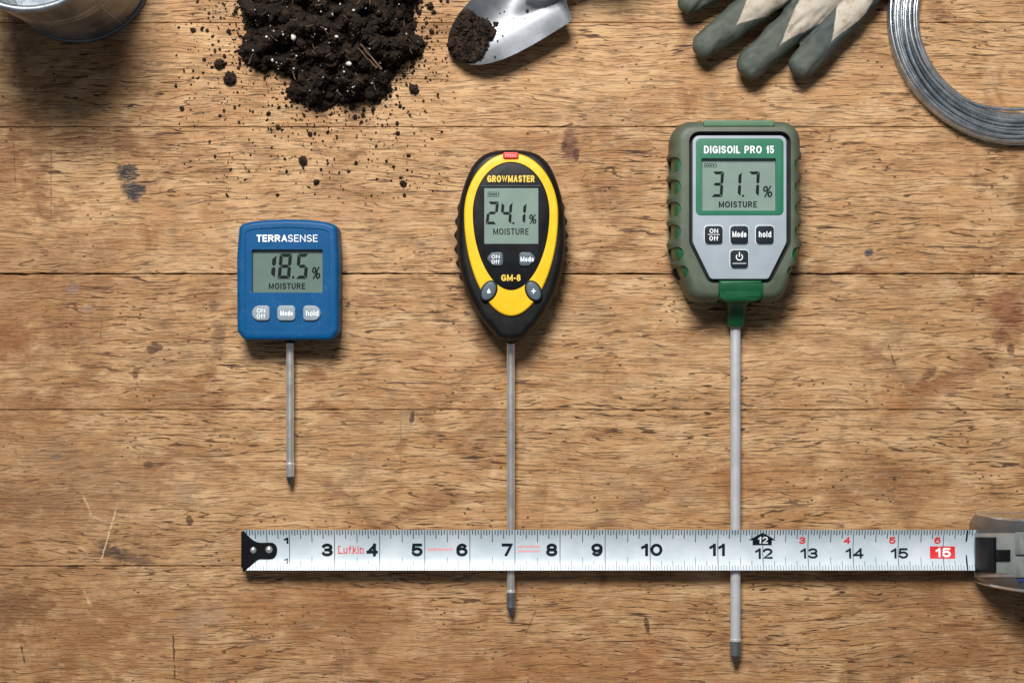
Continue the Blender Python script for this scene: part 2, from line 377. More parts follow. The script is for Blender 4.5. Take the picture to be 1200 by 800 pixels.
M_STEEL = simple('probe_steel', (.74, .73, .70), .3, .8, grain=.15, wear=.1)
M_LIGHTROD = simple('pale_coated_steel', (.54, .55, .58), .36, .3, grain=.2, wear=.06)
M_RIMS = simple('bright_ring', (.8, .8, .8), .35, .7, grain=.1)
M_TIPB = simple('slate_steel_tip', (.22, .24, .26), .35, .8, grain=.4, wear=.2)
M_TIP = simple('dark_steel_tip', (.16, .17, .18), .35, .9, grain=.3, wear=.2)
M_CHROME = simple('chrome', (.075, .075, .078), .22, .15, coat=1.0, grain=.05, wear=.05)
M_PRINT = simple('black_print', lin(12, 24, 32), .5, spec=.2, grain=0, wear=.08)
M_REDP = simple('red_print', lin(218, 44, 48), .5, grain=0, wear=.05)
M_PINK = simple('faded_red_print', lin(232, 150, 154), .5, grain=0, wear=.05)
M_TICK = simple('tick_print', lin(52, 74, 88), .5, grain=0, wear=.15)

# ------------------------------------------------------------------ print helpers
def _arc(cx, cy, rx, ry, a0, a1, n=14):
    return [(cx + rx * math.cos(R(a0 + (a1 - a0) * i / n)), cy + ry * math.sin(R(a0 + (a1 - a0) * i / n))) for i in range(n + 1)]
_A = _arc
GLYPH = {   # width, strokes through the middle of the line, in a unit box
    'A': (.78, [[(0, 0), (.5, 1)], [(.5, 1), (1, 0)], [(.2, .33), (.8, .33)]]), 'D': (.74, [[(0, 0), (0, 1)], [(0, 1), (.42, 1)] + _A(.42, .5, .58, .5, 90, -90) + [(0, 0)]]),
    'E': (.62, [[(1, 1), (0, 1), (0, 0), (1, 0)], [(0, .52), (.9, .52)]]), 'G': (.80, [_A(.5, .5, .5, .5, 42, 340, 22), [(.58, .46), (1, .46)], [(1, .46), (1, .1)]]),
    'I': (0, [[(.5, 0), (.5, 1)]]), 'l': (0, [[(.5, 0), (.5, 1)]]), 'L': (.58, [[(0, 1), (0, 0), (1, 0)]]), 'M': (.90, [[(0, 0), (0, 1)], [(0, 1), (.5, .08), (1, 1)], [(1, 1), (1, 0)]]),
    'N': (.76, [[(0, 0), (0, 1)], [(0, 1), (1, 0)], [(1, 0), (1, 1)]]), 'O': (.84, [_A(.5, .5, .5, .5, 0, 360, 28)]), '0': (.60, [_A(.5, .5, .5, .5, 0, 360, 28)]),
    'P': (.68, [[(0, 0), (0, 1)], [(0, 1), (.5, 1)] + _A(.5, .73, .5, .27, 90, -90) + [(0, .46)]]), 'R': (.72, [[(0, 0), (0, 1)], [(0, 1), (.5, 1)] + _A(.5, .74, .46, .26, 90, -90) + [(0, .48)], [(.52, .48), (1, 0)]]),
    'S': (.68, [_A(.5, .75, .47, .25, 25, 270) + _A(.5, .25, .5, .25, 90, -155)[1:]]), 'T': (.64, [[(0, 1), (1, 1)], [(.5, 0), (.5, 1)]]),
    'U': (.74, [[(0, 1), (0, .35)] + _A(.5, .35, .5, .35, 180, 360) + [(1, .35), (1, 1)]]), 'W': (1.05, [[(0, 1), (.25, 0), (.5, 1), (.75, 0), (1, 1)]]), '-': (.36, [[(0, .4), (1, .4)]]),
    'o': (.58, [_A(.5, .36, .5, .36, 0, 360, 24)]), 'd': (.58, [_A(.5, .36, .5, .36, 0, 360, 24), [(1, 0), (1, 1)]]), 'e': (.56, [[(0, .36), (1, .36)], _A(.5, .36, .5, .36, 0, 318, 20)]),
    'f': (.44, [[(.35, 0), (.35, .8)] + _A(.7, .8, .35, .2, 180, 80, 6), [(0, .68), (.9, .68)]]), 'h': (.56, [[(0, 0), (0, 1)], [(0, .4)] + _A(.5, .42, .5, .30, 180, 0) + [(1, 0)]]),
    'n': (.56, [[(0, 0), (0, .72)], [(0, .4)] + _A(.5, .42, .5, .30, 180, 0) + [(1, 0)]]), 'u': (.56, [[(0, .72), (0, .3)] + _A(.5, .3, .5, .3, 180, 360) + [(1, .72)], [(1, 0), (1, .72)]]),
    'k': (.52, [[(0, 0), (0, 1)], [(0, .26), (.9, .72)], [(.35, .44), (1, 0)]]), 'i': (0, [[(.5, 0), (.5, .70)], [(.5, .93), (.5, .97)]]),
    '1': (.36, [[(1, 0), (1, 1)], [(1, .96), (0, .74)]]), '2': (.60, [_A(.5, .72, .5, .28, 165, -38) + [(0, 0), (1, 0)]]),
    '3': (.62, [_A(.5, .75, .46, .25, 155, -90) + [(.35, .5)], [(.35, .5)] + _A(.5, .25, .5, .25, 90, -155)]), '4': (.68, [[(.78, 0), (.78, 1)], [(.78, 1), (0, .28)], [(0, .28), (1, .28)]]),
    '5': (.62, [[(.92, 1), (.12, 1), (.06, .52)] + _A(.5, .31, .5, .31, 135, -155)]), '6': (.62, [_A(.5, .31, .5, .31, 0, 360, 24), _A(.52, .5, .52, .5, 196, 48)]),
    '7': (.58, [[(0, 1), (1, 1), (.36, 0)]]), '8': (.62, [_A(.5, .75, .44, .25, 0, 360, 20), _A(.5, .26, .5, .26, 0, 360, 22)]), '9': (.62, [_A(.5, .69, .5, .31, 0, 360, 24), _A(.48, .5, .52, .5, 16, -132)]),
    '%': (1.05, [_A(.2, .76, .2, .22, 0, 360, 16), _A(.8, .24, .2, .22, 0, 360, 16), [(.24, 0), (.76, 1)]])}
def text(s, x0, y0, x1, y1, k, z, mat, parent, name='lettering', bold=0.16, shear=0.0, zf=None):
    """flat lettering drawn with strokes and fitted to the photo box x0..x1, y0..y1; bold = stroke width / height"""
    hh = y1 - y0; t = bold * hh; gap = .17 * hh if bold < .2 else .12 * hh
    wid = [(.34 * hh if c == ' ' else GLYPH[c][0] * hh) for c in s]
    free = (x1 - x0) - sum(t for w in wid if w == 0); tot = sum(wid) + gap * (len(s) - 1); f = free / tot
    V, Fc = [], []; x = x0; lay = 0
    for c, w in zip(s, wid):
        gw = t if w == 0 else w * f
        if c != ' ':
            for st in GLYPH[c][1]:
                lay += 1
                P = [Vector((x + t / 2 + u * (gw - t), y1 - t / 2 - v * (hh - t))) for u, v in st]
                P = [p for i, p in enumerate(P) if i == 0 or (p - P[i - 1]).length > 1e-3]
                closed = (P[0] - P[-1]).length < 1e-3
                if closed: P = P[:-1]
                else:
                    P[0] = P[0] + (P[0] - P[1]).normalized() * t / 2; P[-1] = P[-1] + (P[-1] - P[-2]).normalized() * t / 2
                n = len(P); b = len(V)
                for i in range(n):
                    a = P[i - 1] if (i or closed) else None; q = P[(i + 1) % n] if (i < n - 1 or closed) else None
                    d1 = (P[i] - a).normalized() if a is not None else (q - P[i]).normalized(); d2 = (q - P[i]).normalized() if q is not None else d1
                    n1 = Vector((-d1.y, d1.x)); n2 = Vector((-d2.y, d2.x)); m = n1 + n2
                    m = n1 if m.length < .3 else m.normalized(); sc_ = t / 2 / max(m.dot(n1), .5)
                    for sg in (1, -1):
                        p = P[i] + m * sc_ * sg; py = min(max(p.y, y0), y1); px = min(max(p.x, x), x + gw)
                        px += shear * (y1 - py); X, Y = (px - 600) * k, (400 - py) * k
                        V.append((X, Y, (z if zf is None else zf(X, Y)) + (lay % 6) * 4e-6))
                for i in range(n if closed else n - 1):
                    j = (i + 1) % n; Fc.append((b + 2 * i, b + 2 * i + 1, b + 2 * j + 1, b + 2 * j))
        x += gw + gap * f
    # faces all wound upwards
    out = []
    for q in Fc:
        a, b_, c_ = (V[q[0]], V[q[1]], V[q[2]]); cr = (b_[0] - a[0]) * (c_[1] - b_[1]) - (b_[1] - a[1]) * (c_[0] - b_[0]); out.append(q if cr > 0 else q[::-1])
    return mk(name, V, out, mat, parent, smooth=False)
def flat(polys, k, z, mat, parent, name='marking', zf=None):
    v, f = [], []
    for p in polys:
        q = ccw(F(p, k)); b = len(v)
        v += [(x, y, z if zf is None else zf(x, y)) for x, y in q]; f.append(tuple(range(b, b + len(q))))
    return mk(name, v, f, mat, parent, smooth=False)
SEG = {'0': 'abcdef', '1': 'bc', '2': 'abged', '3': 'abgcd', '4': 'fgbc', '5': 'afgcd', '7': 'abc', '8': 'abcdefg'}
def digit(ch, x0, y0, x1, y1, w, k, z, parent, sh=.09, mat=None):
    g = .35; hgt = y1 - y0; ym = (y0 + y1) / 2; polys = []
    X0, X1 = x0, x1
    def P(pts): return [(x + (y1 - y) * sh - sh * hgt / 2, y) for x, y in pts]
    h = w / 2
    def hseg(yc, lo, hi):
        if lo: return [(X0 + g + .2, yc - h), (X1 - g - .2, yc - h), (X1 - w - g * .2, yc + h), (X0 + w + g * .2, yc + h)]
        if hi: return [(X0 + w + g * .2, yc - h), (X1 - w - g * .2, yc - h), (X1 - g - .2, yc + h), (X0 + g + .2, yc + h)]
        return [(X0 + h + g, yc), (X0 + w + g, yc - h), (X1 - w - g, yc - h), (X1 - h - g, yc), (X1 - w - g, yc + h), (X0 + w + g, yc + h)]
    def vseg(left, ya, yb, up):
        xo, xi = (X0, X0 + w) if left else (X1, X1 - w)
        if up: return [(xo, ya + g + .3), (xi, ya + w + g), (xi, yb - h - g), ((xo + xi) / 2, yb - g), (xo, yb - h)]
        return [(xo, yb - g - .3), (xi, yb - w - g), (xi, ya + h + g), ((xo + xi) / 2, ya + g), (xo, ya + h)]
    for s in SEG[ch]:
        if s == 'a': q = hseg(y0 + h, 1, 0)
        elif s == 'd': q = hseg(y1 - h, 0, 1)
        elif s == 'g': q = hseg(ym, 0, 0)
        elif s == 'b': q = vseg(0, y0, ym, 1)
        elif s == 'c': q = vseg(0, ym, y1, 0)
        elif s == 'f': q = vseg(1, y0, ym, 1)
        else: q = vseg(1, ym, y1, 0)
        polys.append(P(q))
    return flat(polys, k, z, M_INK, parent, 'digit')
def battery(x0, y0, x1, y1, k, z, parent):
    fr = [rect(x0, y0, x1, y0 + .6), rect(x0, y1 - .6, x1, y1), rect(x0 - .3, y0 + .8, x0 + .4, y1 - .8), rect(x1 - .4, y0 + .8, x1 + .5, y1 - .8)]
    n = 4; wd = (x1 - x0 - 3) / n
    fr += [rect(x0 + 1.6 + i * wd, y0 + 1.5, x0 + 1.6 + (i + .65) * wd, y1 - 1.5) for i in range(n)]
    return flat(fr, k, z, M_INK, parent, 'battery_symbol')
def screen(x0, y0, x1, y1, k, zs, mat, parent):
    o = plate('screen', F(rect(x0 - 1, y0 - 1, x1 + 1, y1 + 1), k), zs - .0008, zs, mat, parent)
    return o
def cutter(x0, y0, x1, y1, k, z0, z1, r=1.2, mat=None):
    v, f = loft(slab(rounded(F(rect(x0, y0, x1, y1), k), r * k, 4), z0, z1)); return mk('cutter', v, f, mat, None)
def polycut(poly, z0, z1, mat):
    v, f = loft(slab(poly, z0, z1)); return mk('cutter', v, f, mat, None)
def probe(x, ya, yb, r, zc, mat, parent, collar, tipc, mat_tip):
    """rod from photo row ya to yb along the table with collar and pointed tip"""
    k = kz(zc)
    X = (x - 600) * k
    Yp = lambda y: (400 - y) * k
    v, f = tube([(X, Yp(ya - 12), zc), (X, Yp(collar), zc)], r, 24)
    mk('probe_rod', v, f, mat, parent, 40)
    prof = [(collar - .2, r), (collar + .1, r + .00035), (collar + 2.4, r + .00035), (collar + 3, r + .00005), (tipc, r + .00005), (tipc + .6, r * .97), (yb - 2.5, r * .45), (yb - .5, r * .15), (yb, r * .02)]
    for nm, q, mm in (('probe_ring', [p for p in prof if p[0] <= collar + 3], M_RIMS), ('probe_collar', [p for p in prof if collar + 3 <= p[0] <= tipc], mat_tip[0]), ('probe_tip', [p for p in prof if p[0] >= tipc], mat_tip[1])):
        v, f = tube([(X, Yp(y), zc) for y, _ in q], [e for _, e in q], 24); mk(nm, v, f, mm, parent, 40)

# ------------------------------------------------------------------ blue meter
def blue_meter():
    z1 = .021; k = kz(z1)
    t = thing('moisture_meter', 'small square blue soil moisture meter reading 18.5%, with a short steel probe', 'moisture meter', W(338, 330, 0), 'soil moisture meters laid in a row')
    out = [(280, 264), (293, 259.5), (315, 257.3), (337, 256.6), (359, 257.3), (381, 259.5), (394.5, 264), (397, 300), (396.5, 388), (388, 398.5), (286, 398.5), (277.5, 388), (277, 300)]
    out = rounded(F(out, k), [7 * k, 20 * k, 30 * k, 40 * k, 30 * k, 20 * k, 7 * k, 60 * k, 8 * k, 8 * k, 8 * k, 8 * k, 60 * k], 4)
    b = plate('body', out, .0008, z1, M_BLUE, t, 5.2 * k, 2 * k, 7)
    pan = rounded(F([(287, 271), (300, 268.2), (337, 266.3), (374, 268.2), (386, 271), (386, 389.5), (287, 389.5)], k), [6 * k, 20 * k, 40 * k, 20 * k, 6 * k, 5 * k, 5 * k], 5)
    c1 = polycut(pan, z1 - .0005, z1 + .01, M_BLUE); c2 = cutter(295, 292.3, 377.8, 342.6, k, z1 - .005, z1 + .01, 1, M_BLUE)
    cut(b, [c1, c2]); soften(b, .00035)
    zp = z1 - .0005
    sc = screen(295, 292.3, 377.8, 342.6, k, z1 - .0034, M_LCD, t); zs = z1 - .0034 + .00004; ks = kz(zs)
    digit('1', 312, 298.5, 323, 325.8, 4.6, ks, zs, sc); digit('8', 326.5, 297.2, 341.2, 326.8, 4.0, ks, zs, sc); digit('5', 347.5, 297.2, 361, 326.8, 4.0, ks, zs, sc)
    flat([ellipse(343.6, 325, 1.5, 1.5, 12)], ks, zs, M_INK, sc, 'decimal_point')
    text('%', 364.3, 312.5, 374.9, 327.2, ks, zs, M_INK, sc, 'percent_sign', .13, .12)
    text('MOISTURE', 315, 331.6, 357.5, 338.8, ks, zs, M_INK, sc, bold=.19)
    zt = zp + .00004
    text('TERRA', 300.5, 275, 336.5, 283.3, k, zt, M_WHITE, t, bold=.21); text('SENSE', 337.3, 275, 372, 283.3, k, zt, M_WHITE, t, bold=.125)
    # bright edge strip under the screen window
    for (x0, x1, rr, s) in ((295.3, 316.3, (9, 4.5, 4.5, 9), 'ON\nOff'), (324.9, 346.2, (4.5,) * 4, 'Mode'), (355.2, 375.9, (4.5, 9, 9, 4.5), 'hold')):
        P = rounded(F(rect(x0, 357.8, x1, 375.8), k), [q * k for q in rr], 6)
        bt = plate('button', P, zp - .0006, zp + .0014, M_GREYB, t, 1.5 * k)
        zb = zp + .00144
        cx = (x0 + x1) / 2
        if '\n' in s:
            text('ON', cx - 5, 361.3, cx + 5, 366.2, kz(zb), zb, M_WHITE, bt, bold=.15); text('Off', cx - 5, 367.8, cx + 5, 372.8, kz(zb), zb, M_WHITE, bt, bold=.15)
        else: text(s, cx - 7, 363.8, cx + 7.4, 370, kz(zb), zb, M_WHITE, bt, bold=.15)
    # black sleeve added for the shadowed gap where the probe leaves the body
    v, f = tube([((339.9 - 600) * kz(.0067), (400 - 390) * k, .0067), ((339.9 - 600) * kz(.0067), (400 - 402) * k, .0067)], .0029, 20); mk('socket_shade', v, f, M_BLACK, t)
    probe(339.9, 404, 569, .00225, .0067, M_STEEL, t, 542, 558, (M_STEEL, M_TIP))
blue_meter()

# ------------------------------------------------------------------ yellow and black meter
def yellow_meter():
    z1 = .027; k = kz(z1); cx = 599
    t = thing('moisture_meter', 'black and yellow egg shaped moisture meter reading 24.1%, middle of the row', 'moisture meter', W(599, 300, 0), 'soil moisture meters laid in a row')
    half = [(0, 173.8), (26, 177), (41, 187), (50.5, 202), (58.5, 225), (62.5, 246), (63.8, 267), (63.5, 290), (60, 316), (51, 345), (37, 371), (24, 387), (12, 398)]
    pts = [(cx + w, y) for w, y in half] + [(cx - w, y) for w, y in half[:0:-1]]
    def outline(bump, d):
        base = inset(ccw(F(catmull(pts, 10), k)), d * k); o = []
        for x, y in base:
            py = 400 - y / k; side = abs((x / k + 600) - cx)
            if 232 < py < 350 and side > 30:
                u = (py - 232) / 118 * 7; a = (math.sin(math.pi * u) ** 2) * math.sin(math.pi * (py - 232) / 118) ** .5
                x += (1 if x / k + 600 > cx else -1) * a * bump * k
            o.append((x, y))
        return o
    prof = [(6, 0, .0008), (3, 0, .002), (.6, 0, .006), (0, .5, .010), (0, 4.2, .0115), (0, 4.2, .0165), (0, .5, .0185), (.5, 0, .0215), (1.8, 0, .0235), (4, 0, .0253), (6.5, 0, .0262), (9.5, 0, .0265)]
    v, f = loft([[(x, y, z) for x, y in outline(b, d)] for d, b, z in prof]); body = mk('body', v, f, M_BLACK, t, 50)
    def egg(hw, yt, yb, ym, n=96, p=2.0):
        o = []
        for i in range(n):
            a = 2 * math.pi * i / n; c, s = math.cos(a), math.sin(a)
            o.append((cx + hw * c * (1 if s < 0 else (1 - .06 * s * s)), ym - (-s) * (ym - yt) if s < 0 else ym + s * (yb - ym)))
        return o
    ring = F(egg(55.2, 179.4, 370.6, 252), k); inner = F(egg(45, 190, 340.2, 250), k)
    r = plate('face_ring', ring, .024, z1 + .0012, M_YEL, t, 3 * k)
    cut(r, [polycut(inner, .020, .04, M_YEL)])
    zp = z1 + .0004
    p = plate('face_panel', inset(ccw(inner), .15 * k), .0266, zp, M_BLACKG, t, .5 * k)
    cut(p, [cutter(567, 219.5, 631.2, 286, k, zp - .0009, zp + .01, 1, M_BLACKG)])
    zs0 = zp - .0007
    sc = screen(568.5, 221, 629.8, 284.6, k, zs0, M_LCD2, t); zs = zs0 + .00004; ks = kz(zs)
    digit('2', 570.5, 236.2, 583.3, 263, 3.4, ks, zs, sc, .11); digit('4', 587, 237, 599.8, 263, 3.4, ks, zs, sc, .07); digit('1', 604, 238, 616.2, 262.5, 3.5, ks, zs, sc, .08)
    flat([ellipse(601.6, 261.5, 1.4, 1.4, 12)], ks, zs, M_INK, sc, 'decimal_point')
    text('%', 619, 251, 628.2, 262.6, ks, zs, M_INK, sc, 'percent_sign', .13, .12)
    text('MOISTURE', 578, 267.6, 619.6, 275.2, ks, zs, M_INK, sc, bold=.16)
    battery(571.8, 225, 584.4, 230.6, ks, zs, sc)
    zt = zp + .00004
    text('GROWMASTER', 571, 205.6, 626.4, 213.6, kz(zt), zt, M_GOLD, t, bold=.2); text('GM-8', 587.3, 321.6, 610, 329.2, kz(zt), zt, M_GOLD, t, bold=.2)
    flat([rect(565, 217.2, 633, 217.8)], kz(zt), zt, M_SLATE, t, 'panel_line')
    for sx, s in ((1, 'ON'), (-1, 'Mode')):
        P = [(579.9 - 10.4, 303), (579.9 - 4, 295.8), (579.9 + 10, 295.2), (579.9 + 10, 312), (579.9 - 2, 311.6)]
        if sx < 0: P = [(1198.2 - x, y) for x, y in P]
        bt = plate('button', rounded(ccw(F(P, k)), 4 * k, 5), zp - .0005, zp + .0013, M_SLATE, t, 1.4 * k); zb = zp + .00134
        c = 580.5 if sx > 0 else 618
        if s == 'ON':
            text('ON', c - 4.5, 298.6, c + 5, 302.8, kz(zb), zb, M_WHITE, bt, bold=.17); text('Off', c - 4.5, 304.4, c + 5, 309, kz(zb), zb, M_WHITE, bt, bold=.17)
        else: text(s, c - 8, 300.8, c + 7.5, 306.6, kz(zb), zb, M_WHITE, bt, bold=.17)
    zr = z1 + .0012; kr = kz(zr)
    for s in (-1, 1):
        c = (599 + s * 26.2, 341)
        bz = plate('button_surround', F(ellipse(c[0], c[1], 9.4, 13.4, 40, R(-28) * -s * -1), kr), zr - .001, zr + .0004, M_BLACKG, t, .4 * k)
        bt = plate('button', F(ellipse(c[0], c[1], 7.8, 11.8, 40, R(-28) * -s * -1), kr), zr - .001, zr + .0018, M_SLATE, t, 2 * k)
        zb = zr + .00184
        if s < 0: flat([[(c[0], c[1] - 3.2), (c[0] + 2, c[1] + .6), (c[0] + 1.5, c[1] + 2.6), (c[0] - 1.5, c[1] + 2.6), (c[0] - 2, c[1] + .6)]], kz(zb), zb, M_WHITE, bt, 'droplet_symbol')
        else: flat([ellipse(c[0], c[1], 3.1, .8, 12, a) for a in (0,)] + [ellipse(c[0] + .0, c[1] - 1.9, .8, 1.2, 10), ellipse(c[0], c[1] + 1.9, .8, 1.2, 10)], kz(zb), zb, M_WHITE, bt, 'sun_symbol')
    rb = plate('red_button', rounded(F(rect(589.3, 178.6, 607.8, 186.2), kr), 2.4 * k, 5), zr - .002, zr + .001, M_RED, t, .9 * k)
    text('PRESS', 592, 180.8, 605, 184.2, kz(zr + .00104), zr + .00104, M_PINK, rb, bold=.2)
    v, f = tube([((599 - 600) * k, (400 - 392) * k, .0085), ((599 - 600) * k, (400 - 400) * k, .0067)], [.0055, .0034], 24); mk('neck', v, f, M_BLACK, t)
    v, f = tube([((599 - 600) * k, (400 - 398.5) * k, .0067), ((599 - 600) * k, (400 - 402.5) * k, .0067)], .0031, 24); mk('collar_ring', v, f, M_YEL, t)
    probe(598.6, 402, 721.5, .0023, .0067, M_STEEL, t, 691, 711, (M_TIPB, M_TIP))
yellow_meter()

# ------------------------------------------------------------------ green meter
def green_meter():
    z1 = .031; k = kz(z1)
    t = thing('moisture_meter', 'large green and olive rubber cased moisture meter reading 31.7%, with long pale probe', 'moisture meter', W(862, 250, 0), 'soil moisture meters laid in a row')
    base = [(788.5, 139.8), (941, 139.8), (941, 298), (918, 353.5), (811, 353.5), (788.5, 298)]
    out = ccw(rounded(F(base, k), [24 * k, 24 * k, 26 * k, 20 * k, 20 * k, 26 * k], 8))
    prof = [(6, .001), (3, .0018), (1, .0035), (0, .006), (-.6, .011), (-.6, .016), (0, .0205), (1, .0240), (2.6, .0268), (5, .0290), (8, .0303), (11.5, .031)]
    dense = []
    for a, b in zip(out, out[1:] + out[:1]):
        n_ = max(1, int(math.hypot(b[0] - a[0], b[1] - a[1]) / (2.0 * k)))
        dense += [(a[0] + (b[0] - a[0]) * i / n_, a[1] + (b[1] - a[1]) * i / n_) for i in range(n_)]
    def ribbed(d):
        o = []
        for x, y in inset(dense, d * k):
            py = 400 - y / k; px = x / k + 600
            am = 2.6 * max(0, 1 - max(0, d) / 5) * sum(math.exp(-((py - c) / 4.2) ** 2) for c in (180.5, 205.5, 231.5, 257.8, 284.2, 309))
            if abs(px - 864.75) > 40 and 172 < py < 318: x += am * k * (1 if px > 864 else -1)
            o.append((x, y))
        return o
    v, f = loft([[(x, y, z) for x, y in ribbed(d)] for d, z in prof]); body = mk('rubber_case', v, f, M_OLIVE, t, 50)
    panel = [(812, 158.5), (922.4, 158.5), (922.4, 284), (901, 327), (833, 327), (812, 284)]
    pan_r = ccw(rounded(F(panel, k), [8 * k, 8 * k, 12 * k, 5 * k, 5 * k, 12 * k], 6))
    cutters = [polycut(inset(pan_r, -4.5 * k), z1 - .0045, z1 + .01, M_BLACK)]
    ys = [(192.5, 0, 19), (218.5, 0, 18), (244.5, 0, 18), (271, 0, 17), (297.5, 12, 16), (319.5, 25, 15)]
    for y, rot, hh in ys:
        for s in (-1, 1):
            cxx = 788.5 if s < 0 else 941
            dx = 0 if rot == 0 else (3 if rot == 12 else 9)
            cxx += -s * dx
            P = rounded([(-12, -hh / 2), (9.5, -hh / 2), (9.5, hh / 2), (-12, hh / 2)] , [0, hh * .45, hh * .45, 0], 5)
            a = R(rot); Q = []
            for x, yy in P:
                X, Y = x * math.cos(a) + yy * math.sin(a), -x * math.sin(a) + yy * math.cos(a)
                Q.append((cxx - s * X, y + Y))
            cutters.append(polycut(ccw(F(Q, k)), .0045, .05, M_OLIVE))
    cutters.append(polycut(F(rect(824, 141.5, 908, 148.5), k), .0285, .05, M_OLIVE))
    cutters.append(polycut(F(rect(842, 327, 894.5, 365), k), .012, .05, M_OLIVE))
    cut(body, cutters, 40)
    bev = body.modifiers.new('soft', 'BEVEL'); bev.width = .0005; bev.segments = 2; bev.limit_method = 'ANGLE'; bev.angle_limit = R(50); bev.harden_normals = True
    # green inner shell seen through the openings
    prof = [(8, .002), (3.2, .005), (2.2, .012), (2.2, .0205), (3.6, .0255), (6.5, .0283), (13, .0296)]
    ring = [(x, y) for x, y in out]
    v, f = loft([[(x, y, z) for x, y in inset(ring, d * k)] for d, z in prof]); shell = mk('inner_shell', v, f, M_GREEN, t, 50)
    cut(shell, [polycut(inset(pan_r, -4.7 * k), z1 - .0047, z1 + .01, M_BLACK)])
    plate('panel_well', inset(pan_r, -4.6 * k), z1 - .0049, z1 - .0042, M_BLACK, t)
    plate('top_strip', ccw(rounded(F(rect(824.8, 141.0, 907.2, 148), k), 1.5 * k, 3)), .028, .0308, M_TOPG, t, .8 * k)
    # green lower tab and neck
    tab = [(843, 328), (893.8, 328), (893.8, 349), (886, 353), (851, 353), (843, 349)]
    plate('lower_tab', ccw(rounded(F(tab, k), 2 * k, 3)), .010, .0295, M_GREEN, t, 3.2 * k)
    kn = kz(.012)
    nk = []
    for y, hw, zc, rz in ((346, 16, .0120, .0105), (353, 15.5, .0115, .010), (358, 12.5, .0100, .0078), (364, 11.2, .0088, .0065), (378, 10.4, .0075, .0056), (381.5, 9.8, .0072, .0053), (383, 8.0, .0070, .0045)):
        nk.append([((863 + hw * math.copysign(abs(math.cos(a)) ** .6, math.cos(a)) - 600) * kn, (400 - y) * kn, zc + rz * math.copysign(abs(math.sin(a)) ** .6, math.sin(a))) for a in [2 * math.pi * j / 32 for j in range(32)]])
    v, f = loft(nk); mk('neck', v, f, M_GREEN, t, 50)
    zp = z1 - .0012
    pn = plate('face_panel', pan_r, z1 - .0043, zp, M_PANEL, t, 1.2 * k)
    lab = ccw(rounded(F(rect(815.6, 162, 918.6, 252), k), 6 * k, 6))
    lb = plate('label_frame', lab, zp - .001, zp + .0003, M_TEAL, t, .3 * k)
    x0, y0, x1, y1 = 822.3, 185.3, 909.6, 246.6
    cut(pn, [cutter(x0, y0, x1, y1, k, zp - .006, zp + .01, 1, M_BLACK)]); cut(lb, [cutter(x0, y0, x1, y1, k, zp - .0022, zp + .01, 1, M_BLACK)])
    zs0 = zp - .0024
    sc = screen(x0 + 1, y0 + 1, x1 - 1, y1 - 1, k, zs0, M_LCD2, t); zs = zs0 + .00004; ks = kz(zs)
    digit('3', 834.2, 201, 847.6, 231, 3.5, ks, zs, sc, .06); digit('1', 855, 201.5, 868.6, 230.5, 3.6, ks, zs, sc, .05); digit('7', 876.5, 201, 889.8, 230.5, 3.6, ks, zs, sc, .05)
    flat([ellipse(870.8, 229.6, 1.4, 1.4, 12)], ks, zs, M_INK, sc, 'decimal_point')
    text('%', 893, 217.6, 904.6, 231.6, ks, zs, M_INK, sc, 'percent_sign', .13, .12)
    text('MOISTURE', 842.4, 236, 887, 243.4, ks, zs, M_INK, sc, bold=.19)
    battery(825.5, 191.6, 839.4, 196.4, ks, zs, sc)
    zt = zp + .00034
    text('DIGISOIL PRO 15', 825, 171, 906.9, 179.8, kz(zt), zt, M_WHITE, lb, bold=.175)
    for (a, b, s) in ((826, 264.6, 'ON'), (856, 264.6, 'Mode'), (886, 264.6, 'hold'), (856, 292.9, 'power')):
        plate('button_rim', ccw(rounded(F(rect(a - .9, b - .9, a + 21.9, b + 21.9), k), 4.6 * k, 5)), zp - .001, zp + .0004, M_RIM, t, .35 * k)
        bt = plate('button', ccw(rounded(F(rect(a, b, a + 21, b + 21), k), 4 * k, 5)), zp - .001, zp + .0013, M_NAVY, t, 1.1 * k)
        zb = zp + .00134; kb = kz(zb); c = a + 10.5
        if s == 'ON':
            text('ON', c - 5, b + 3.4, c + 5, b + 8.6, kb, zb, M_WHITE, bt, bold=.17); text('Off', c - 5.2, b + 12, c + 5.2, b + 17.4, kb, zb, M_WHITE, bt, bold=.17)
            flat([rect(c - 7, b + 9.9, c + 7, b + 10.5)], kb, zb, M_WHITE, bt, 'button_line')
        elif s == 'power':
            arc = [(c + 4.2 * math.sin(R(q)), b + 8.2 - 4.2 * math.cos(R(q))) for q in range(38, 323, 12)]
            arc2 = [(c + 3.1 * math.sin(R(q)), b + 8.2 - 3.1 * math.cos(R(q))) for q in range(38, 323, 12)]
            flat([[arc[i], arc[i + 1], arc2[i + 1], arc2[i]] for i in range(len(arc) - 1)] + [rect(c - .6, b + 2.6, c + .6, b + 8)], kb, zb, M_WHITE, bt, 'power_symbol')
            flat([rect(c - 8, b + 15.4, c + 8, b + 16)], kb, zb, M_WHITE, bt, 'button_line')
        else:
            w = 8.2 if s == 'Mode' else 7.2
            text(s, c - w, b + 6.4, c + w, b + 13.4, kb, zb, M_WHITE, bt, bold=.155)
    probe(861.8, 384, 779, .0029, .0061, M_LIGHTROD, t, 748, 767, (M_TIPB, M_TIP))
green_meter()

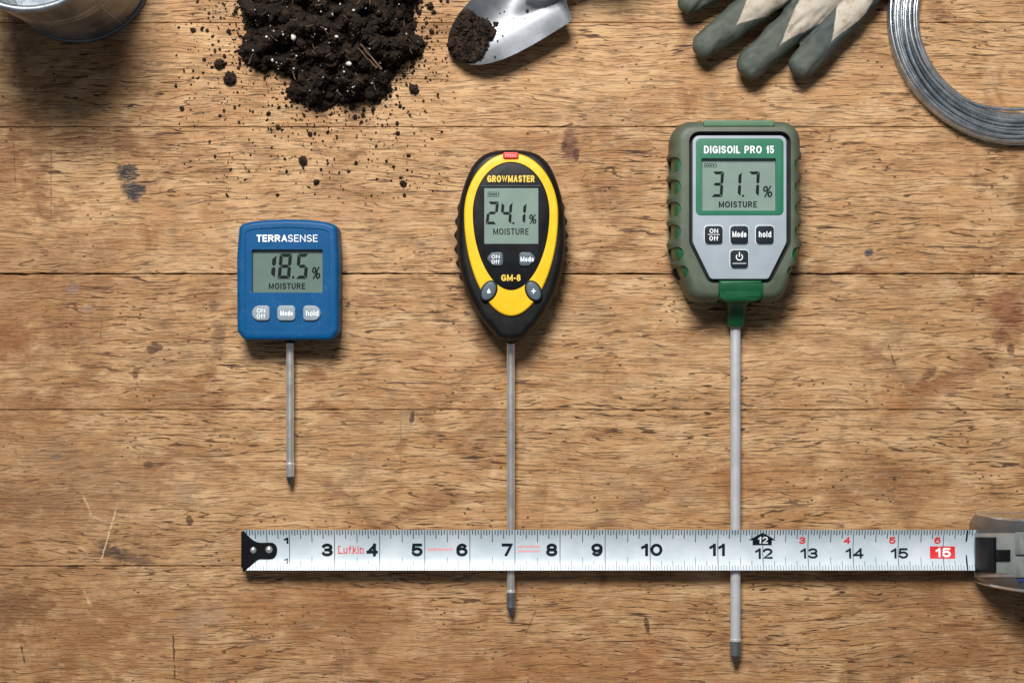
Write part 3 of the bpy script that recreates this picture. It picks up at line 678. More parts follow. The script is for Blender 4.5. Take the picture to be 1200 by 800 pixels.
# ------------------------------------------------------------------ tape measure
def tape_material():
    t = NT('tape_blade_paint'); o = t.obj()
    n = t.noise(t.vmul(o, (60, 60, 60)), 1, 4, .6); n2 = t.noise(t.vmul(o, (30, 900, 30)), 1, 2, .5)
    c = t.mix(t.step(n, .35, .7), lin(186, 200, 208), lin(204, 214, 220)); c = t.mix(t.step(n2, .6, .75, 0, .12), c, lin(160, 172, 180))
    t.put(t.b.inputs['Base Color'], c); t.b.inputs['Roughness'].default_value = .33; return t.m
def tape():
    zb = .0092; k = kz(zb + .0006)
    t = thing('tape_measure', 'steel tape measure with chrome case, its white blade pulled out across two of the probes', 'tape measure', W(1165, 645, 0))
    yc = (400 - 643.6) * k; hw = 23.6 * k
    def zf(x, y): 
        u = min(1, abs((y - yc) / hw)); return zb + .0030 * u * u
    # blade: curved strip with thickness
    xs = np.linspace((285.5 - 600) * k, (1152 - 600) * k, 60); us = np.linspace(-1, 1, 15)
    v, f = [], []
    for lay in (0, 1):
        for x in xs:
            for u in us: v.append((x, yc + u * hw, zf(x, yc + u * hw) - lay * .00018))
    nu = len(us); nx = len(xs); off = nu * nx
    for i in range(nx - 1):
        for j in range(nu - 1):
            a = i * nu + j; f.append((a, a + nu, a + nu + 1, a + 1)); b = a + off; f.append((b, b + 1, b + nu + 1, b + nu))
    for i in range(nx - 1):
        for j in (0, nu - 1):
            a = i * nu + j; f.append((a, a + off, a + nu + off, a + nu) if j == 0 else (a, a + nu, a + nu + off, a + off))
    for i in (0, nx - 1):
        for j in range(nu - 1):
            a = i * nu + j; f.append((a, a + 1, a + 1 + off, a + off) if i == 0 else (a, a + off, a + off + 1, a + 1))
    blade = mk('blade', v, f, tape_material(), t, 60)
    zk = lambda x, y: zf(x, y) + .00006
    # scale: quarter grid
    q = 13.2125; P = []; full = {0, 4, 8, 12, 16, 20, 24, 28, 32, 38, 42, 46, 50, 54, 58}
    top, bot = 620.2, 667.0
    def tick(x, y0, y1, w=.42):
        n = max(1, int(abs(y1 - y0) / 3)); ys = np.linspace(y0, y1, n + 1)
        for a, b in zip(ys[:-1], ys[1:]): P.append(rect(x - w, a, x + w, b))
    for i in range(-4 * 4, 60 * 4 + 6):
        x = 339.2 + i * q / 4
        if x < 288 or x > 1139: continue
        j = i // 4
        hkx = x < 326
        if i % 4: lt, w = (6.6 if i % 2 == 0 else 5.6), .5
        elif j in full: lt, w = None, .42
        elif j % 2 == 0 and j < 34 or (j % 2 == 0 and j > 34): lt, w = 15, .45
        else: lt, w = 10.5, .5
        if lt is None: tick(x, top, bot, w)
        else: tick(x, top, top + lt, w); tick(x, bot - lt + .5, bot, w * .62)
    flat(P, k, 0, M_TICK, blade, 'scale_marks', zk)
    flat([rect(1131.8, 620.4, 1133.4, 634), rect(1132, 650, 1133.4, 667)], k, 0, M_PRINT, blade, 'scale_marks', zk)
    zn = lambda x, y: zf(x, y) + .00010
    def num(s, x0, x1, y0, y1, m=M_PRINT, b=.235): text(s, x0, y0, x1, y1, k, 0, m, blade, 'numeral', b, zf=zn)
    for s, x in zip('3456789', (383.2, 436, 488.6, 541.3, 594.6, 646.6, 699.6)): num(s, x - 6.7, x + 6.7, 636.4, 651.6)
    num('10', 751, 776.4, 636.6, 651.2); num('11', 831, 849.5, 636.6, 651.2, b=.225)
    num('12', 884.8, 905.4, 642, 654.4, b=.21); num('13', 938, 958.4, 642, 654, b=.2); num('14', 991, 1012, 642, 654, b=.2); num('15', 1044, 1064.4, 642, 654, b=.2)
    num('1', 332.6, 338, 629.2, 636.8, b=.3); num('1', 333, 337.6, 653.5, 660, M_TICK, .24)
    for s, x in zip('3456', (940, 992.5, 1045.6, 1098.6)): num(s, x - 3.8, x + 3.8, 628.6, 636.8, M_REDP, .22)
    flat([[(893.3 - 1.723 * i * .94, 623.2 + i * .94), (893.3 + 1.723 * i * .94, 623.2 + i * .94), (893.3 + 1.723 * (i + 1) * .94, 624.14 + i * .94), (893.3 - 1.723 * (i + 1) * .94, 624.14 + i * .94)][(0 if i else 1):] for i in range(10)] + [rect(882, 632.6 + i, 904.5, 633.6 + i) for i in range(6)], k, 0, M_PRINT, blade, 'foot_arrow', zk)
    zn2 = lambda x, y: zf(x, y) + .00016
    text('12', 888, 628.2, 899.8, 636.6, k, 0, M_WHITE, blade, 'numeral', .2, zf=zn2)
    flat([rect(1090, 639.8 + i * 1.44, 1119.4, 641.24 + i * 1.44) for i in range(10)], k, 0, M_REDP, blade, 'red_number_box', zk)
    text('15', 1096.4, 641.6, 1114.4, 652.6, k, 0, M_WHITE, blade, 'numeral', .22, zf=zn2)
    text('Lufkin', 396.3, 639.2, 426, 648.4, k, 0, M_REDP, blade, 'brand_lettering', .12, zf=zn)
    serif = [rect(395.6, 647.7, 403, 648.5), rect(395.6, 639.2, 399.4, 640), rect(411.5, 647.8, 415, 648.5), rect(422, 647.8, 426.8, 648.5), rect(417.2, 647.8, 420, 648.5)]
    flat(serif, k, 0, M_REDP, blade, 'brand_lettering', zn)
    for (xa, xb, ya, yb) in ((501, 530.5, 641.8, 645.2), (607, 632.5, 638.6, 641.6), (607, 632.5, 644, 647)):
        small = []; x = xa
        while x < xb:
            w = random.uniform(.8, 1.7); small.append(rect(x, ya + random.uniform(0, .7), x + w, yb - random.uniform(0, .7))); x += w + random.uniform(.35, .8)
        props(flat(small, k, 0, M_PINK, blade, 'small_print', zn), kind='stuff')
    # hook plate and rivets
    hp = catmull([(285.2, 623.4), (290, 626), (296, 632), (303, 635.2), (312, 635.4), (320, 635.8), (324, 640), (324.6, 644.5), (323.5, 650), (319.5, 654), (311, 654.6), (303, 655), (296, 660.5), (291, 664.5), (285.2, 666.8)], 4)
    hp = [(max(285.0, x), y) for x, y in hp]
    poly = ccw(F(hp, k))
    top_r = [(x, y, max(zf(x, y), zb + .0002) + .0005) for x, y in poly]; low_r = [(x, y, z - .0007) for x, y, z in top_r]
    v, f = loft([low_r, top_r]); hk = mk('hook', v, f, M_BLACKG, t, 40)
    lx = (285 - 600) * k
    plate('hook_lip', ccw([(lx - .0009, yc - .9 * hw), (lx + .0003, yc - .9 * hw), (lx + .0003, yc + .9 * hw), (lx - .0009, yc + .9 * hw)]), .0012, zb + .0024, M_BLACKG, hk, .0003)
    for x, y in ((296.4, 644.2), (315.2, 643.6)):
        c = ((x - 600) * k, (400 - y) * k); r = 4.5 * k
        v, f = lathe([(r, zb), (r, zb + .0008), (r * .85, zb + .0015), (r * .5, zb + .0021), (r * .1, zb + .0023)], c, 24, (True, True)); mk('rivet', v, f, M_STEEL, hk, 50)
    # case: closed profile in x-z, lofted across y with rounded shoulders
    A = [(x + 8, z) for x, z in [(527, 3), (527, 9), (528, 22), (531, 38), (537, 54), (546, 70), (558, 86), (574, 99), (594, 107), (620, 110), (650, 106), (674, 92), (688, 66), (690, 34), (688, 12), (680, 2), (660, .6), (540, .6), (530, 1.2)]]   # px units; z in px too
    prof = [(x * S, z * S) for x, z in catmull(A, 5)]
    ycw = -239.5 * S; HWc = 40.5 * S
    area2 = sum(prof[i][0] * prof[(i + 1) % len(prof)][1] - prof[(i + 1) % len(prof)][0] * prof[i][1] for i in range(len(prof)))
    if area2 < 0: prof = prof[::-1]
    rings = []
    for d, yy in ((13, -1), (9.5, -.992), (8, -.975), (5.2, -.90), (3, -.83), (1.4, -.76), (.4, -.70), (0, -.64), (0, .64), (.4, .70), (1.4, .76), (3, .83), (5.2, .90), (8, .975), (9.5, .992), (13, 1)):
        rings.append([(612 * S + (x - 612 * S) * (1 - d / 85), ycw - yy * HWc, max(52 * S + (z - 52 * S) * (1 - d / 70), .0003)) for x, z in prof])
    v, f = loft(rings); case = mk('case', v, f, M_CHROME, t, 45)
    M_HIGHLIGHT = simple('highlight_trim', (.78, .77, .76), .22, .9, grain=.05)  # bright ridges added along the case shoulders in place of chrome highlights
    for sg in (-1, 1):
        for fr, dd, rr in ((.965, 7.4, .0009),):
            pl = [(612 * S + (x - 612 * S) * (1 - dd / 85), ycw + sg * fr * HWc, max(52 * S + (z - 52 * S) * (1 - dd / 70), .0008)) for x, z in prof]
            pl = [p for p in pl if p[2] > .0015]
            v, f = tube(pl if True else pl, rr, 8); mk('edge_highlight', v, f, M_HIGHLIGHT, case)
    # surface patches on the nose of the case, located by the column where the photo shows them
    nose = [(x * S, z * S) for x, z in A[1:10]]
    nn = []
    for i in range(len(nose) - 1):
        for s in range(12):
            nn.append((nose[i][0] + (nose[i + 1][0] - nose[i][0]) * s / 12, nose[i][1] + (nose[i + 1][1] - nose[i][1]) * s / 12))
    app = [600 + x / kz(z) for x, z in nn]
    def nosepoint(px):
        return np.interp(px, app, [a for a, _ in nn]), np.interp(px, app, [b for _, b in nn])
    def patch(name, pa, pb, y0, y1, h, mat, parent=case, n=8, bev=.0005):
        pts = [nosepoint(p) for p in np.linspace(pa, pb, n)]
        lo, hi, hi2 = [], [], []
        for i, (x, z) in enumerate(pts):
            a, b = pts[max(i - 1, 0)], pts[min(i + 1, n - 1)]
            tx, tz = b[0] - a[0], b[1] - a[1]; L = math.hypot(tx, tz); nx_, nz_ = -tz / L, tx / L
            lo.append((x - nx_ * .0012, z - nz_ * .0012)); hi.append((x + nx_ * h, z + nz_ * h))
        Ya = [(400 - y0), (400 - y1)]
        v, f = [], []
        for i in range(n):
            kk = kz(hi[i][1]); e = bev if 0 < i < n - 1 else 2 * bev
            ya, yb = Ya[0] * kk, Ya[1] * kk
            drop = h * .0 if 0 < i < n - 1 else h * .6
            v += [(lo[i][0], ya, lo[i][1]), (hi[i][0], ya, hi[i][1] - h * .6), (hi[i][0], ya - bev, hi[i][1] - drop), (hi[i][0], yb + bev, hi[i][1] - drop), (hi[i][0], yb, hi[i][1] - h * .6), (lo[i][0], yb, lo[i][1])]
        for i in range(n - 1):
            for j in range(5): a = i * 6 + j; f.append((a, a + 1, a + 7, a + 6))
        f.append((5, 4, 3, 2, 1, 0)); b = (n - 1) * 6; f.append(tuple(range(b, b + 6)))
        return mk(name, v, f, mat, parent, 40)
    G = simple('grey_case_panel', lin(128, 134, 132), .45, .2, grain=.3)
    patch('nose_frame', 1144, 1192, 624.5, 676, .0009, simple('satin_frame', (.50, .50, .50), .3, .7), bev=.0008)
    patch('nose_plate', 1147.5, 1190.5, 628, 672.5, .0013, G)
    patch('blade_lock', 1148.5, 1171.5, 629.5, 671, .0026, M_BLACKG)
    patch('lock_stem', 1169, 1187.5, 644, 658, .0022, M_BLACKG)
    patch('top_panel', 1192, 1222, 623.5, 650.0, .0016, G); patch('top_panel', 1192, 1222, 652.2, 677, .0016, G)
    patch('badge', 1194, 1222, 678.2, 682, .0006, simple("blue_badge", lin(44, 52, 110), .4))
tape()

# ------------------------------------------------------------------ metal bucket
def bucket():
    c = ((92 - 600) * S, (400 + 37) * S); hh = .096
    t = thing('metal_bucket', 'small galvanised metal bucket standing in the top left corner', 'bucket', (c[0], c[1], 0))
    g = NT('galvanised_metal'); o = g.obj()
    n = g.noise(g.vmul(o, (90, 90, 30)), 1, 5, .65); n2 = g.noise(o, 900, 2, .5)
    g.put(g.b.inputs['Base Color'], g.mix(g.step(n, .35, .7), (.24, .27, .30), (.42, .45, .48))); g.b.inputs['Metallic'].default_value = .9
    g.put(g.b.inputs['Roughness'], g.math('MULTIPLY_ADD', n, .25, .3)); g.bump(n2, .2, .0001)
    r0, r1 = 85 * S, 88.5 * S
    pr = [(r0 - .0005, .0012)]
    for z in np.linspace(.004, hh - .004, 60):
        r = r0 + (r1 - r0) * z / hh
        for zc, a in ((.052, .0009), (.058, .0009), (.020, .0006)): r += a * math.exp(-((z - zc) / .0012) ** 2)
        pr.append((r, z))
    inn = [(r - .0007, z) for r, z in pr[::-1]]
    v, f = lathe(pr + inn + [(.001, .002)], c, 120); mk('wall', v, f, g.m, t, 60)
    def torus(R0, z, rr, name, mat):
        v, f = [], []; n, m = 120, 14
        for i in range(n):
            a = 2 * math.pi * i / n
            for j in range(m):
                b = 2 * math.pi * j / m; q = R0 + rr * math.cos(b); v.append((c[0] + q * math.cos(a), c[1] + q * math.sin(a), z + rr * math.sin(b)))
        for i in range(n):
            for j in range(m): f.append((i * m + j, ((i + 1) % n) * m + j, ((i + 1) % n) * m + (j + 1) % m, i * m + (j + 1) % m))
        mk(name, v, f, mat, t, 60)
    torus(r1 + .0006, hh, .0019, 'rim', g.m); torus(r0 + .0003, .0016, .0014, 'base_ring', M_TIP)
    # side seam
    a = R(-52); 
    v, f = tube([(c[0] + (r0 + .0004 + .0013 * s) * math.cos(a), c[1] + (r0 + .0004 + .0013 * s) * math.sin(a), .003 + s * (hh - .006)) for s in np.linspace(0, 1, 6)], .0006, 8); mk('side_seam', v, f, g.m, t)
bucket()

# ------------------------------------------------------------------ soil
def soil_material(name='potting_soil', g=1.0):
    t = NT(name); o = t.obj()
    n = t.noise(o, 260, 5, .7); n2 = t.noise(o, 1600, 4, .7)
    c = t.mix(t.step(n, .35, .68), (.006 * g, .0038 * g, .0026 * g), (.028 * g, .017 * g, .010 * g)); c = t.mix(t.step(n2, .6, .75, 0, .7), c, (.075, .048, .03))
    t.put(t.b.inputs['Base Color'], c); t.b.inputs['Roughness'].default_value = .9; t.b.inputs['Specular IOR Level'].default_value = .25
    t.bump(n2, .9, .0006); return t.m
M_SOIL = soil_material(g=1.15); M_SOIL2 = soil_material('drier_soil', 1.9)
M_PERL = simple('perlite', (.60, .58, .54), .8, grain=.6)
M_FIB = simple('root_fibre', (.12, .065, .035), .8, grain=.5, wear=.4)
def ico(sub):
    bm = bmesh.new(); bmesh.ops.create_icosphere(bm, subdivisions=sub, radius=1.0)
    v = np.array([p.co[:] for p in bm.verts]); f = np.array([[q.index for q in fc.verts] for fc in bm.faces]); bm.free(); return v, f
ICO = {1: ico(1), 2: ico(2), 3: ico(3)}
def lumps(centres, radii, sub=1, rough=.35, flatz=.8):
    bv, bf = ICO[sub]; n = len(centres); nv = len(bv)
    V = np.zeros((n, nv, 3))
    for i in range(n):
        s = rng.uniform(.65, 1.3, 3); s[2] *= flatz
        w = 1 + rough * (rng.random(nv) - .5) * 1.4
        A = rng.normal(size=(3, 3)); Q, _ = np.linalg.qr(A)
        V[i] = (bv * w[:, None] * s) @ Q.T * radii[i] + centres[i]
    Fc = (bf[None] + (np.arange(n) * nv)[:, None, None]).reshape(-1, 3)
    return V.reshape(-1, 3), Fc
PILE = np.array([(275, -60), (281, 0), (284, 16), (287, 28), (283, 47), (280, 60), (290, 79), (311, 82), (330, 84), (341, 90), (337, 108), (343, 118), (369, 127), (386, 125), (408, 120), (430, 118), (446, 120), (456, 104), (463, 88), (474, 74), (495, 66), (497, 50), (486, 36), (486, 6), (500, -10), (505, -60)], float)
def sd(p, poly):      # signed distance, positive inside
    a = poly; b = np.roll(poly, -1, 0); e = b - a; w = p[:, None] - a[None]
    tt = np.clip((w * e).sum(-1) / (e * e).sum(-1), 0, 1); d = np.sqrt((((w - tt[..., None] * e)) ** 2).sum(-1)).min(1)
    c1 = p[:, None, 1] >= a[None, :, 1]; c2 = p[:, None, 1] < b[None, :, 1]; cr = e[None, :, 0] * w[..., 1] - e[None, :, 1] * w[..., 0]
    wn = ((c1 & c2 & (cr > 0)).astype(int) - (~c1 & ~c2 & (cr < 0)).astype(int)).sum(1)
    return np.where(wn != 0, d, -d)
sd0 = sd
def sdn(p, poly): return sd0(p, poly) + np.array([4.5 * mnoise.noise(Vector((x * .09, y * .09, 4))) + 2.5 * mnoise.noise(Vector((x * .25, y * .25, 8))) for x, y in p])
def hpile(d): return np.where(d > 0, .030 * (1 - np.exp(-np.maximum(d, 0) / 38)), 0)
def soil_pile():
    # base heap
    xs = np.arange(262, 520, 2.5); ys = np.arange(-62, 136, 2.5); g = np.array([(x, y) for y in ys for x in xs])
    d = sdn(g, PILE); h = hpile(d)
    nz = np.array([mnoise.fractal(Vector((x * .045, y * .045, 0)), 1.0, 2.0, 4) for x, y in g])
    hh = np.where(d > 0, h + .011 * nz * np.clip(d / 14, 0, 1), -.002)
    P = np.array([W(x, y, max(z, 0)) for (x, y), z in zip(g, hh)]); P[:, 2] = hh; nx = len(xs)
    fs = [(j * nx + i, (j + 1) * nx + i, (j + 1) * nx + i + 1, j * nx + i + 1) for j in range(len(ys) - 1) for i in range(nx - 1) if max(d[j * nx + i], d[(j + 1) * nx + i + 1]) > -2]
    V = [P]; Fs = [tuple(f) for f in fs]; cnt = len(P)
    def hz(pts):
        dd = sdn(pts, PILE); z = hpile(dd)
        nz = np.array([mnoise.fractal(Vector((x * .045, y * .045, 0)), 1.0, 2.0, 4) for x, y in pts])
        return dd, z + .011 * nz * np.clip(dd / 14, 0, 1)
    for n, r0, r1, sub in ((9500, .7, 1.9, 1), (1300, 1.8, 3.6, 1), (130, 3.5, 7, 2), (16, 7, 11, 3)):
        pts = np.stack([rng.uniform(270, 512, n), rng.uniform(-60, 132, n)], 1); dd, z = hz(pts)
        r = rng.uniform(r0, r1, n) ** 1.0; ok = dd > r * (.45 if r1 < 6 else .9) - 1.0; pts, z, r = pts[ok], z[ok], r[ok]
        C = np.array([W(x, y, zz) for (x, y), zz in zip(pts, z)]); C[:, 2] = np.maximum(C[:, 2], r * S * .35)
        v, f = lumps(C, r * S, sub, .38 if sub < 3 else .22); V.append(v); Fs += [tuple(q) for q in (f + cnt).tolist()]; cnt += len(v)
    o = mk('soil_pile', np.concatenate(V), Fs, M_SOIL, None, 0, origin=W(385, 40)); props(o, 'heap of dark crumbly potting soil on the planks at the top edge', None, kind='stuff')
    o.data.polygons.foreach_set('use_smooth', [False] * len(o.data.polygons))
    # perlite grains
    n = 110; pts = np.stack([rng.uniform(285, 495, n), rng.uniform(-5, 118, n)], 1); dd, z = hz(pts); ok = dd > 4; pts, z = pts[ok], z[ok]
    r = .45 + rng.exponential(.5, len(pts)); big = rng.random(len(pts)) < .12; r[big] *= 1.6
    C = np.array([W(x, y, zz + .0022) for (x, y), zz in zip(pts, z)]); v, f = lumps(C, r * S, 1, .3)
    props(mk('perlite_grains', v, f.tolist(), M_PERL, None, 0, origin=W(385, 40)), 'white perlite grains flecked through the dark soil heap', None, kind='stuff')
    # fibres
    vv, ff = [], []
    def fibre(x, y, a, L, r, z):
        pts = []
        for s in range(7):
            pts.append(W(x + math.cos(a) * L * s / 6 + random.uniform(-.6, .6), y + math.sin(a) * L * s / 6 + random.uniform(-.6, .6), z))
        v, f = tube(pts, r * S, 6); b = len(vv); vv.extend(v); ff.extend([tuple(q + b for q in x) for x in f])
    for _ in range(60):
        x, y = random.uniform(290, 490), random.uniform(0, 115); d_, z_ = hz(np.array([(x, y)]))
        if d_[0] > 6: fibre(x, y, random.uniform(0, 6.3), random.uniform(4, 13), random.uniform(.25, .6), float(z_[0]) + .0026)
    fibre(422, 52, .85, 38, 1.0, .0275); fibre(419, 56, .8, 34, .7, .028)
    props(mk('root_fibres', vv, ff, M_FIB, None, 40, origin=W(385, 40)), 'thin brown root fibres tangled in the soil heap', None, kind='stuff')
soil_pile()
def soil_crumbs():
    pts, r = [], []
    while len(pts) < 1150:
        x = rng.uniform(205, 525); y = rng.uniform(-4, 235)
        d = sd(np.array([(x, y)]), PILE)[0]
        if d > -1 or x < 205 or x > 525: continue
        if rng.random() > (.8 * math.exp(d / 7) + .45 * math.exp(d / 38)): 
            if rng.random() > .03: continue
        pts.append((x, y)); r.append(min(2.8, .5 + rng.exponential(.55)))
    for x, y, q in ((180, 187, 1), (216, 192, 1.3), (118, 250, 1), (178, 200, 1), (205, 225, .9), (590, 77, .8), (525, 90, 1)): pts.append((x, y)); r.append(q)
    r = np.array(r); C = np.array([W(x, y, q * S * .5) for (x, y), q in zip(pts, r)]); v, f = lumps(C, r * S, 1, .4, .75)
    o = mk('soil_crumbs', v, f.tolist(), M_SOIL2, None, 0, origin=W(385, 150), smooth=False); props(o, 'fine dark soil crumbs sprinkled over the planks round the heap', None, kind='stuff')
soil_crumbs()
CL = [(257, 75, 6.5, 'upper of two dark soil clods left of the soil heap'), (269.5, 92, 7.2, 'biggest loose soil clod, left of the heap just above the plank joint'),
      (485, 104, 6.8, 'rough soil clod right of the heap, below the trowel tip'), (377, 121, 8.2, 'grey-flecked soil clod at the lower foot of the heap'), (412, 124, 5.2, 'round soil clod at the foot of the heap, right of the lowest lobe'),
      (355, 188, 4.9, 'round dark soil clod lying alone below the heap'), (370.5, 213, 4.6, 'oblong soil clod lowest under the heap, above the blue meter'), (472.5, 215, 4.6, 'lone upright soil crumb nearest to the yellow meter'),
      (325.5, 149, 3.8, 'small soil clod on the plank joint under the left of the heap'), (314.5, 133, 3.2, 'small soil crumb left of the heap foot, above the joint'), (504, 7, 5.4, 'soil clod at the top edge between heap and trowel'),
      (491, 14, 3.9, 'soil clod at the top edge close against the heap'), (363, 157, 3.3, 'small soil clod just under the plank joint below the heap'), (466, 156, 3.4, 'small reddish soil clod just under the plank joint, below the trowel'),
      (506, 37, 3.6, 'slim dark soil clod right of the heap near the trowel'), (226, 35, 3.3, 'soil crumb near the bucket, left of the heap'), (213, 127, 3.2, 'soil crumb lowest between bucket and heap'),
      (276, 13, 3.8, 'soil clod at the top edge left of the heap'), (268, 37, 3.4, 'small soil clod left of the heap above its two larger clods'), (437, 128, 3.6, 'soil crumb under the right foot of the heap')]
for x, y, r, lab in CL:
    r *= .86
    v, f = lumps(np.array([W(x, y, r * S * .55)]), np.array([r * S]), 3 if r > 4 else 2, .28, .8)
    extra = rng.normal(size=(14, 3)); extra /= np.linalg.norm(extra, axis=1)[:, None]; c = np.array(W(x, y, r * S * .55))
    v2, f2 = lumps(c + extra * r * S * .78 * np.array([1, 1, .6]), rng.uniform(.16, .4, 14) * r * S, 1, .4)
    o = mk('soil_clod', np.concatenate([v, v2]), f.tolist() + (f2 + len(v)).tolist(), M_SOIL2, None, 0, origin=W(x, y), smooth=False)
    props(o, lab, 'soil clod', 'loose soil clods round the heap')

# ------------------------------------------------------------------ trowel
def trowel():
    T0 = np.array([527.0, 63.0]); u = np.array([.819, -.574]); vv = np.array([.574, .819])
    t = thing('garden_trowel', 'polished steel hand trowel with soil on its blade, lying at the top edge', 'trowel', W(600, 40))
    # half widths: along, lower side, upper side
    prof = [(0, -.5, .5), (1.0, 6.5, 4.5), (3.2, 12.5, 9), (7, 18.5, 14), (13, 25, 20), (22, 31.5, 26), (34, 37, 31.5), (48, 41.5, 35.5), (66, 45, 39), (86, 47.5, 42), (106, 49, 44), (124, 50, 46), (135, 50.5, 47), (140, 49, 46), (143, 44, 41), (144.5, 36, 34), (147, 29, 27), (152, 22.5, 20.5), (158, 17, 15)]
    rings = []; NV = 33
    def zz(al, a, w):
        q = abs(a) ; e = .0105 * (q ** 2) * min(1, w / 30) + .0025
        e += .004 * min(1, al / 150)
        rb = math.exp(-((a * w) / 11) ** 2) * .0085 * max(0, min(1, (al - 96) / 30)) ** 1.3      # socket ridge pressed into the blade
        return e + rb
    V, Fc = [], []
    for lay in (0, 1):
        for al, lo, up in prof:
            w = (lo + up) / 2; m = (lo - up) / 2
            for j in range(NV):
                a = -1 + 2 * j / (NV - 1); z = zz(al, a, w) - lay * .0013
                p = T0 + u * al + vv * (m + a * w); V.append(W(p[0], p[1], z))
    n = len(prof); off = n * NV
    for i in range(n - 1):
        for j in range(NV - 1):
            a = i * NV + j; Fc.append((a, a + 1, a + NV + 1, a + NV)); b = a + off; Fc.append((b, b + NV, b + NV + 1, b + 1))
        for j in (0, NV - 1):
            a = i * NV + j; Fc.append((a, a + NV, a + NV + off, a + off) if j == 0 else (a, a + off, a + NV + off, a + NV))
    st = NT('brushed_trowel_steel'); o = st.obj(); nn = st.noise(o, 60, 4, .6); br = st.noise(st.vmul(o, (300, 300, 300)), 1, 4, .7)
    st.put(st.b.inputs['Base Color'], st.mix(st.step(nn, .4, .7), (.36, .38, .41), (.50, .52, .54))); st.b.inputs['Metallic'].default_value = .85
    st.put(st.b.inputs['Roughness'], st.math('MULTIPLY_ADD', br, .16, .36)); st.bump(br, .08, .0003)
    bl = mk('blade', V, Fc, st.m, t, 60)
    sol = bl.modifiers.new('round', 'BEVEL'); sol.width = .0004; sol.segments = 2; sol.limit_method = 'ANGLE'; sol.angle_limit = R(50)
    def at(al, a, z): p = T0 + u * al + vv * a; return W(p[0], p[1], z)
    pts = [at(108, 2, .0085), at(118, 2, .011), at(130, 2, .0135), at(146, 2, .016), at(165, 2, .021), at(190, 2, .028), at(210, 2, .030), at(230, 2, .030)]
    v, f = tube(pts, [.0008, .0038, .0058, .0062, .005, .0042, .0042, .0045], 20); mk('neck', v, f, st.m, t, 60)
    pts = [at(x, 2, .030) for x in (205, 207, 214, 230, 260, 300, 340, 370, 384, 390)]
    v, f = tube(pts, [.006, .0095, .0118, .0135, .0145, .0135, .0140, .0135, .009, .002], 28); mk('handle', v, f, M_BLACK, t, 60)
    # soil on the blade
    def zat(x, y):
        p = np.array([x, y]) - T0; al = p @ u; a = p @ vv; w = np.interp(al, [q[0] for q in prof], [(q[1] + q[2]) / 2 for q in prof]); return zz(al, max(-1, min(1, a / w)), w)
    HP = np.array([(541, 14), (552, 12), (560, 20), (572, 24), (579, 32), (578, 42), (570, 48), (571, 56), (566, 66), (556, 72), (544, 73), (533, 69), (526, 62), (526, 48), (531, 36), (536, 24)], float)
    V, Fs, cnt = [], [], 0
    for n, r0, r1, sub in ((2300, .6, 1.8, 1), (420, 1.6, 3.4, 1), (28, 3.5, 6, 2)):
        pts = np.stack([rng.uniform(524, 582, n), rng.uniform(10, 75, n)], 1); d = sd(pts, HP); r = rng.uniform(r0, r1, n); ok = d > r * .6 - .8
        pts, d, r = pts[ok], d[ok], r[ok]; z = np.array([zat(x, y) for x, y in pts]) + .001 + .009 * (1 - np.exp(-np.maximum(d, 0) / 10)) + rng.uniform(-.001, .001, len(d))
        C = np.array([W(x, y, q) for (x, y), q in zip(pts, z)]); v, f = lumps(C, r * S, sub, .5); V.append(v); Fs += (f + cnt).tolist(); cnt += len(v)
    pts = [(581, 28, 3.6), (577, 37, 5), (573, 30, 2.6), (618, 13, 2.6), (591, 14, 1.2), (586, 16, 1), (602, 22, .8), (615, 22, .9), (592, 34, .8), (589, 42, 1), (583, 48, 1.2), (554, 12, 1.2), (571, 22, 1.4), (580, 67, 1.2), (563, 70, 1.8), (593, 25, .6)]
    C = np.array([W(x, y, zat(x, y) + r * S * .4) for x, y, r in pts]); v, f = lumps(C, np.array([q[2] for q in pts]) * S, 2, .4); V.append(v); Fs += (f + cnt).tolist()
    o = mk('trowel_soil', np.concatenate(V), Fs, M_SOIL2, None, 0, origin=W(552, 45, .004), smooth=False); props(o, 'small heap of dark soil resting on the tip of the steel trowel blade', None, kind='stuff')
trowel()

